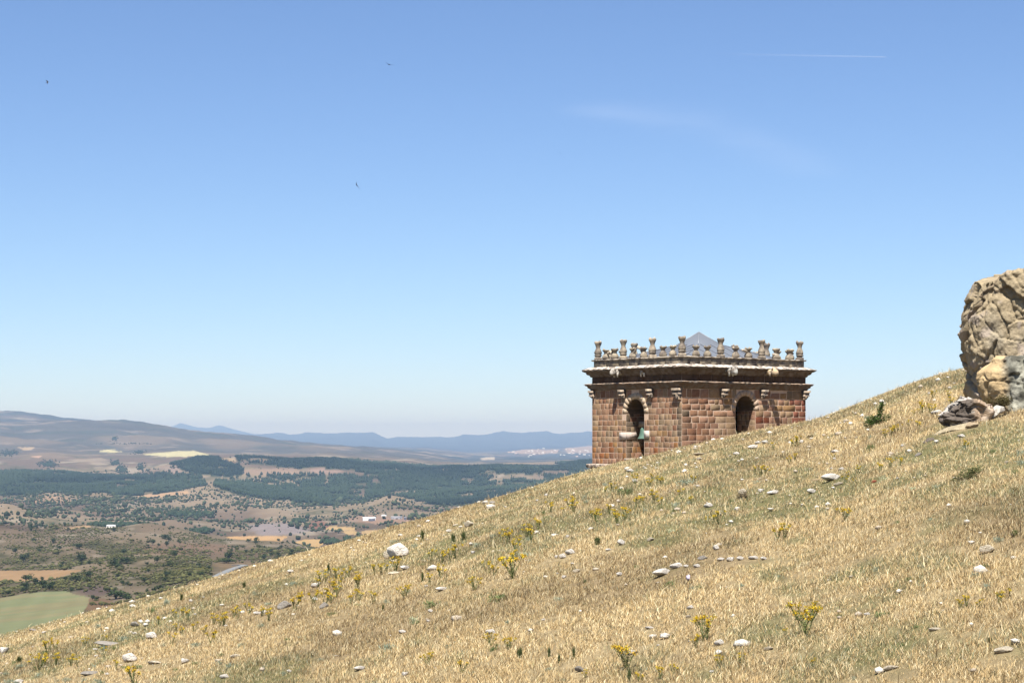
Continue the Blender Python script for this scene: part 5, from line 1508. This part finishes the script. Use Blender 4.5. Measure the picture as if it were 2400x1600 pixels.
SMY = [(790, 1340), (802, 1348), (762, 1352), (840, 1348), (838, 1358), (785, 1370), (770, 1388), (775, 1396), (788, 1380), (704, 1396), (692, 1408), (700, 1398), (880, 1330), (894, 1326), (905, 1324), (928, 1318), (752, 1346), (735, 1392), (765, 1400),
       (780, 1362), (745, 1358), (795, 1358), (815, 1335), (1068, 1288), (1056, 1294), (1036, 1300), (1010, 1296), (1186, 1240), (1176, 1256), (1190, 1252), (1145, 1328), (1160, 1332), (1205, 1296), (1032, 1334), (1007, 1350), (876, 1392), (840, 1390), (822, 1396),
       (1236, 1240), (1246, 1250), (1262, 1222), (1216, 1262), (1208, 1274), (1336, 1172), (1345, 1184), (1322, 1190), (1290, 1184), (1392, 1200), (1398, 1204), (1430, 1190), (1440, 1200), (1458, 1206), (1466, 1200), (1448, 1212), (1500, 1166), (1508, 1172), (1494, 1174), (1532, 1158), (1540, 1162), (1548, 1174),
       (1620, 1166), (1594, 1150), (1540, 1120), (1550, 1124), (1522, 1128), (1625, 1118), (1436, 1138), (1444, 1142), (1418, 1146), (1488, 1118), (1528, 1115), (1770, 1096), (1782, 1098), (1794, 1098), (1806, 1100), (1672, 1210), (1684, 1208), (1656, 1216), (1840, 1240), (1822, 1242),
       (1855, 1034), (1862, 1032), (1872, 1030), (1812, 1042), (2098, 1002), (2106, 1000), (2088, 1008), (2075, 1014), (2162, 952), (2170, 950), (2180, 954), (2190, 952), (2156, 958), (2143, 966), (2130, 988), (2150, 988), (2155, 994), (2186, 922), (2158, 944), (2230, 938), (2224, 922), (2265, 1040), (2262, 1034),
       (2012, 1096), (2064, 1090), (2086, 1082), (2108, 1080), (1986, 1106), (1980, 1120), (2000, 1124), (1954, 1066), (1862, 1068), (1850, 1074), (1842, 1476), (1900, 1436), (1866, 1440), (1632, 1500), (1500, 1586), (1580, 1566), (1550, 1578), (1372, 1574), (2250, 1412), (2268, 1410), (2296, 1410), (2366, 1382), (2344, 1398),
       (1085, 1556), (480, 1474), (502, 1482), (494, 1490), (556, 1430), (548, 1434), (584, 1422), (525, 1446), (502, 1446), (516, 1452), (414, 1468), (426, 1474), (404, 1492), (118, 1502), (112, 1512), (130, 1506), (104, 1540), (132, 1540), (168, 1542), (182, 1544), (244, 1522), (248, 1494), (200, 1500), (430, 1428), (440, 1434), (408, 1434), (372, 1448), (455, 1462), (272, 1550), (1735, 1540), (1686, 1550), (1905, 1548), (615, 1428), (630, 1436)]
for px, py in SMY: yellow(px, py, random.uniform(13, 20) if py < 1150 else random.uniform(18, 30))

# grey green rosettes and leafy tufts
def tuft(n, spread, colA, colB, wd=.03, out=1.0):
    Vl, Cl = [], []
    for _ in range(n):
        a = random.uniform(0, 6.28); rr = random.uniform(0, spread) ; b0 = Vector((rr * math.cos(a), rr * math.sin(a), 0))
        a2 = random.uniform(0, 6.28); l = random.uniform(.4, 1.0)
        o_ = random.uniform(.1, out)
        tip = b0 + Vector((math.cos(a2) * o_ * l * .7, math.sin(a2) * o_ * l * .7, l * (1.1 - o_ * .5)))
        t = random.random(); c = tuple(colA[i] * (1 - t) + colB[i] * t for i in range(3))
        mid = b0.lerp(tip, .5) + Vector((0, 0, .08))
        s_ = Vector((math.sin(a2), -math.cos(a2), random.uniform(-.3, .3))).normalized() * wd
        Vl += [b0 - s_ * .6, b0 + s_ * .6, mid, mid - s_ * 1.2, mid + s_ * 1.2, tip]; Cl += [c] * 6
    me = np_mesh('tuft', np.array([v[:] for v in Vl]), np.arange(len(Vl)).reshape(-1, 3), np.array(Cl)); me.materials.append(m_leaf); return me
TUF = {'grey': [tuft(110, .8, (.24, .29, .19), (.42, .45, .33), .035) for _ in range(3)], 'green': [tuft(120, .7, (.10, .14, .05), (.22, .26, .10), .03) for _ in range(3)],
       'dark': [tuft(160, .45, (.05, .07, .025), (.12, .15, .05), .04, .7) for _ in range(2)], 'pale': [tuft(60, .7, (.45, .52, .30), (.60, .62, .42), .05) for _ in range(2)]}
def put_tuft(k, px, py, wpx, hpx, label, group=None, name='herb_tuft', cat='herb'):
    p = on_hill(px, py + hpx * .4); s = p[1] / F
    o = bpy.data.objects.new(name, random.choice(TUF[k])); o.location = (p[0], p[1], p[2] - .01)
    o.scale = (wpx * s * .55, wpx * s * .55, hpx * s); o.rotation_euler = (0, 0, random.uniform(0, 6.28)); link(o); tag(o, label, cat, group)
NTUF = [('dark', 1086, 1256, 20, 28, 'dark green upright seedling, right one of the pair below the ridge'), ('dark', 1062, 1260, 18, 26, 'dark green leaning seedling, left one of the pair below the ridge'),
        ('green', 1170, 1400, 80, 24, 'wide green herb patch in the middle of the slope'), ('green', 1012, 1414, 50, 24, 'green tuft in the middle of the slope, left of the wide patch'),
        ('grey', 910, 1516, 56, 28, 'grey green grassy tuft at the lower centre left'), ('dark', 898, 1424, 12, 22, 'small dark tuft between centre flowers'),
        ('pale', 970, 1452, 34, 26, 'pale lime sprig standing above the white slab'), ('dark', 990, 1350, 12, 30, 'narrow dark shoot near vivid yellow flowers'),
        ('grey', 1230, 1300, 50, 20, 'grey green foliage left of the white trio'), ('pale', 1575, 1242, 24, 14, 'pale mint leaves on the mid slope'),
        ('pale', 2075, 1120, 36, 14, 'pale mint rosette right of the orange red rock'), ('pale', 2140, 1142, 24, 10, 'second pale mint rosette, lower right of the first'),
        ('pale', 1455, 1260, 14, 9, 'pale mint leaves above the upright white stone'), ('grey', 1840, 1234, 26, 12, 'blue green leaves beside a yellow flower on the right slope'),
        ('grey', 2312, 1374, 22, 24, 'blue green shoot on the lower right slope'), ('grey', 2285, 1350, 40, 18, 'blue green sparse leaves on the right slope'),
        ('green', 2070, 1438, 60, 16, 'dark green low patch on the lower right slope'), ('green', 2140, 1355, 60, 10, 'thin dark green strip of grass on the right slope'),
        ('dark', 2320, 1500, 20, 22, 'dark green tuft above the long cream stone'), ('dark', 1475, 1580, 18, 40, 'dark stem tuft at the bottom centre'),
        ('grey', 2340, 1265, 36, 20, 'light blue green rosette above the cream boulder'), ('grey', 2390, 1060, 30, 24, 'blue green herb at the right edge under the outcrop'),
        ('green', 1470, 1150, 60, 22, 'green foliage among herbs below the tower ledge'), ('grey', 1610, 1128, 60, 20, 'grey green foliage below the tower near corner'),
        ('dark', 1400, 1268, 30, 24, 'dark olive tuft above the white trio'), ('green', 1570, 1368, 50, 18, 'green grass below the large white slab'),
        ('dark', 1372, 1362, 16, 12, 'dark green rosette left of the green grass'), ('dark', 1345, 1530, 14, 36, 'dark narrow herb, rightmost of a row near the bottom'),
        ('dark', 1287, 1530, 14, 30, 'dark narrow herb in the middle of a row near the bottom'), ('dark', 1218, 1530, 26, 34, 'dark grey green herb at the left of a row near the bottom'), ('dark', 1310, 1545, 12, 30, 'slender herb between two dark ones near the bottom'),
        ('green', 2040, 1048, 34, 26, 'green tuft on the slope below the juniper'), ('dark', 45, 1545, 26, 24, 'dark green tuft at the bottom left corner'),
        ('grey', 390, 1410, 26, 20, 'grey green tuft close to the ridge on the left slope'), ('dark', 425, 1398, 20, 22, 'dark green tuft on the ridge line of the left slope'), ('dark', 572, 1370, 16, 18, 'grey dark tuft just below the ridge by the road'),
        ('dark', 770, 1330, 12, 28, 'dark thin shoot above the biggest flower patch'), ('dark', 990, 1254, 18, 34, 'brown dark dry weed at the top of the middle slope'), ('dark', 2343, 1400, 26, 20, 'dark tuft beside yellow flowers on the lower right')]
for k, px, py, w_, h_, lab in NTUF: put_tuft(k, px, py, w_, h_, lab)
for q in range(130):
    px = random.uniform(0, 2400); py = random.uniform(float(np.interp(px, _sx, _sy)) + 20, 1610)
    put_tuft(random.choice(['grey', 'grey', 'green']), px, py, random.uniform(14, 34), random.uniform(9, 18), where('grey green herb tuft', px, py, LM_SLOPE), 'small herb tufts in the grass')

# juniper, dark bushes
def bush(name, px, py, wpx, hpx, n, leaf, cA, cB, label, D=None, rot=0, lump=6, spike=None):
    p = on_hill(px, py + hpx * .4)
    if D: p = ((px - 1200) / F * D, D, (HZ - py - hpx * .5) / F * D)
    s = p[1] / F; W, H = wpx * s, hpx * s
    t = empty(name, (p[0], p[1], p[2] - .02), label=label, cat='bush'); t.rotation_euler = (0, rot, 0)
    r_ = np.random.default_rng(int(px))
    V, Fc, C = leaf_cloud(r_, n, .5, .4, .8, leaf, 0, lump, cA, cB)
    V = V * np.array([W, W, H])
    if spike:
        k = n // 5; tt_ = r_.random(k); sx_, sz_ = spike[0] * s, spike[1] * s
        P = np.stack([W * .25 + tt_ * sx_, r_.normal(0, .03, k), H * .5 + tt_ * sz_], -1) + r_.normal(0, .035, (k, 3)) * (1.2 - tt_)[:, None]
        V2 = (P[:, None] + r_.normal(0, leaf * W * 1.3, (k, 3, 3))).reshape(-1, 3)
        V = np.concatenate([V, V2]); Fc = np.arange(len(V)).reshape(-1, 3)
        C = np.concatenate([C, np.tile(np.array(cA) * .5 + np.array(cB) * .5, (3 * k, 1))])
    np_obj('foliage', V, Fc, m_leaf, C, t)
    b = MB()
    for a in range(5):
        an = a * 1.3; b.tube([(0, 0, -.02), (W * .12 * math.cos(an), W * .1 * math.sin(an), H * .3), (W * .3 * math.cos(an), W * .25 * math.sin(an), H * .55)], [.012, .009, .004], 5, (.12, .09, .06))
    b.build('branches', mat('bark', attr='Col'), t)
bush('juniper', 2052, 985, 48, 30, 1500, .035, (.03, .055, .015), (.09, .14, .03), 'dark green juniper with one upward shoot on the ridge right of the tower', rot=-.3, spike=(20, 34))
bush('bush', 2263, 1112, 72, 30, 1300, .03, (.07, .08, .03), (.16, .17, .06), 'low olive green bush on the slope below the outcrop', rot=-.4)
bush('bush', 2343, 937, 52, 40, 1500, .03, (.06, .05, .02), (.13, .11, .04), 'brown green bush growing under the lichened boulder', D=DR - 3.3)
bush('bush', 2376, 1248, 26, 26, 600, .04, (.06, .08, .02), (.14, .16, .05), 'dark green bush with a tall dry stalk at the right edge')
bush('bush', 1742, 1160, 34, 22, 600, .04, (.10, .08, .05), (.26, .20, .12), 'dark brown tussock holding a cream rock on the upper slope')
bush('bush', 1900, 1022, 16, 14, 400, .05, (.05, .05, .02), (.12, .10, .05), 'tiny dark tussock below the tower right corner')

def stalk(px, py, hpx, label, head=None):
    p = on_hill(px, py + hpx); s = p[1] / F; H = hpx * s
    t = empty('dry_stalk', p, label=label, cat='stalk'); b = MB()
    b.tube([(0, 0, -.01), (.02 * H, 0, H * .5), (0, 0, H)], [.004, .003, .002], 5, (.22, .15, .08))
    b.build('stem', mat('dry_stem', attr='Col'), t)
    if head:
        b = MB(); b.lathe((0, 0, H), [(.004, 0), (.018, .012), (.02, .03), (.008, .042)], 9, head, .25); b.build('seed_head', mat('seed_head', attr='Col'), t)
stalk(1612, 1364, 46, 'thistle with a grey violet head on a tall dark stem', (.45, .40, .48))
stalk(2391, 1180, 72, 'tall thin dark stalk near the right edge')
stalk(1740, 1095, 30, 'thin dead stalk below the tower on the upper slope')
stalk(775, 1305, 45, 'thin grey stalk above the biggest flower patch')
stalk(985, 1300, 60, 'fine dry stalk right of the largest white boulder')
stalk(1345, 1160, 40, 'pale dry stalk left of the tower among herbs', (.5, .42, .3))
stalk(2195, 1500, 40, 'dry thin stalk on the lower right slope')

# ---------------------------------------------------------------- birds and vapour trail
def bird(px, py, D, span, roll, heading, label, bank=.3):
    t = empty('bird', ((px - 1200) / F * D, D, (HZ - py) / F * D), heading, label=label, cat='bird')
    t.rotation_euler = (roll, bank, heading)
    b = MB()
    V = [(0, .16, 0), (.025, .08, .012), (-.025, .08, .012), (.028, -.04, .012), (-.028, -.04, .012), (0, -.17, .01), (.02, 0, -.022), (-.02, 0, -.022), (.035, -.2, .005), (-.035, -.2, .005)]
    b.add([tuple(c * span / .42 for c in v) for v in V], [(1, 2, 4, 3), (1, 3, 6, 6)][:1], [(0, 2, 1), (0, 1, 6), (0, 6, 7), (0, 7, 2), (1, 3, 6), (2, 7, 4), (6, 3, 5), (7, 5, 4), (6, 5, 7), (3, 4, 5), (5, 8, 9)], (.03, .027, .025))
    b.build('body', mat('dark_plumage', attr='Col', rough=.8), t)
    for sd in (-1, 1):
        b = MB(); W = [(.02, .05, .008), (.10, .06, .04), (.20, .0, .055), (.24, -.10, .05), (.14, -.02, .04), (.02, -.05, .008)]
        vs = [(sd * x_ * span / .42, y_ * span / .42, z_ * span / .42) for x_, y_, z_ in W]
        vs += [(v[0], v[1], v[2] - .008) for v in vs]
        b.add(vs, [(0, 1, 4, 5), (6, 7, 10, 11), (1, 2, 3, 4), (7, 8, 9, 10), (0, 1, 7, 6), (1, 2, 8, 7), (2, 3, 9, 8), (3, 4, 10, 9), (4, 5, 11, 10)], col=(.03, .027, .025))
        b.build('wing', mat('dark_plumage', attr='Col'), t)
bird(912, 152, 150, .62, .1, .3, 'dark bird gliding high in the upper middle of the sky', .25)
bird(836, 434, 105, .42, .9, 1.2, 'small dark bird with folded wings in the middle of the sky', .7)
bird(111, 193, 170, .42, .8, -.9, 'tiny bird near the top left corner of the sky', 1.0)
bird(1390, 120, 260, .42, .1, .2, 'faint speck of a bird near the top edge, right of centre', .1)
bird(1313, 360, 300, .40, .3, .9, 'faintest speck of a bird in the sky above the tower', .3)

m = bpy.data.materials.new('vapour'); m.use_nodes = True; t = m.node_tree; t.nodes.clear()
out = t.nodes.new('ShaderNodeOutputMaterial'); mx = t.nodes.new('ShaderNodeMixShader'); tr = t.nodes.new('ShaderNodeBsdfTransparent'); df = t.nodes.new('ShaderNodeBsdfTranslucent'); d2 = t.nodes.new('ShaderNodeBsdfDiffuse'); ad = t.nodes.new('ShaderNodeMixShader')
va = t.nodes.new('ShaderNodeVertexColor'); va.layer_name = 'Col'
t.links.new(va.outputs[0], mx.inputs[0]); t.links.new(tr.outputs[0], mx.inputs[1]); t.links.new(df.outputs[0], ad.inputs[1]); t.links.new(d2.outputs[0], ad.inputs[2]); t.links.new(ad.outputs[0], mx.inputs[2]); t.links.new(mx.outputs[0], out.inputs[0])
df.inputs[0].default_value = d2.inputs[0].default_value = (.9, .9, .9, 1)
HALT = 9000.0
def skypt(px, py):
    D = HALT / ((HZ - py) / F); return Vector(((px - 1200) / F * D, D, HALT))
A, B = skypt(1640, 126), skypt(2080, 134); N = 40
vs, cs, qs = [], [], []
for i in range(N + 1):
    tt_ = i / N; c = A.lerp(B, tt_); rr = 85 - 40 * tt_
    for k in range(6):
        a = k * math.pi / 3; vs.append((c.x, c.y + rr * .5 * math.cos(a), c.z + rr * .22 * math.sin(a)))
    f = .09 * tt_ ** 1.3 * (.85 + .3 * random.random()) * (1 if i < N else 0); cs += [(f, f, f)] * 6
for i in range(N):
    for k in range(6): qs.append((i * 6 + k, i * 6 + (k + 1) % 6, i * 6 + 6 + (k + 1) % 6, i * 6 + 6 + k))
o = np_obj('contrail', np.array([tuple(v) for v in vs]), np.array(qs), m, np.array(cs), smooth=True)
tag(o, 'thin white vapour trail crossing the upper right sky', 'contrail')

ni, nj = 60, 40
PXc, PYc = np.meshgrid(np.linspace(1280, 2020, ni), np.linspace(215, 430, nj))
Dc_ = (HALT + 900) / ((HZ - PYc) / F)
Vc = np.stack([(PXc - 1200) / F * Dc_, Dc_, np.full_like(Dc_, HALT + 900)], -1).reshape(-1, 3)
ax_ = np.interp(PXc, [1300, 1450, 1650, 1850, 2000], [258, 262, 290, 370, 410])
al = np.exp(-((PYc - ax_) / np.interp(PXc, [1300, 1450, 1700, 2000], [14, 20, 42, 34])) ** 2) * np.interp(PXc, [1290, 1420, 1600, 1860, 2010], [0, 1, .45, .6, 0])
al = al * (.5 + fbm(PXc / 90, PYc / 16, s=411, o=4)) * .05 * sstep(215, 235, PYc) * sstep(430, 405, PYc)
o = np_obj('cirrus_cloud', Vc, grid_faces(nj, ni), m, np.repeat(al.reshape(-1, 1), 3, 1), smooth=True)
tag(o, 'faint wisp of high cirrus above the tower', 'cloud', kind='stuff')

# ---------------------------------------------------------------- the air
bm = bmesh.new(); bmesh.ops.create_cube(bm, size=1)
me = bpy.data.meshes.new('haze'); bm.to_mesh(me); bm.free()
hz = bpy.data.objects.new('haze', me); link(hz); tag(hz, kind='stuff')
top, bot = ZMAX + 25, min(ZMIN, -190) - 1.0
hz.scale = (70000, 62000, top - bot); hz.location = (0, 24000, (top + bot) / 2)
m = bpy.data.materials.new('haze_air'); m.use_nodes = True; t = m.node_tree; t.nodes.clear()
out = t.nodes.new('ShaderNodeOutputMaterial'); vo_ = t.nodes.new('ShaderNodeVolumePrincipled')
# blue light is scattered more than red, as in real air
vo_.inputs['Color'].default_value = (.27, .412, .64, 1)
vo_.inputs['Absorption Color'].default_value = (.30, .16, 0, 1)
vo_.inputs['Density'].default_value = 4.3e-5
t.links.new(vo_.outputs[0], out.inputs['Volume'])
me.materials.append(m)
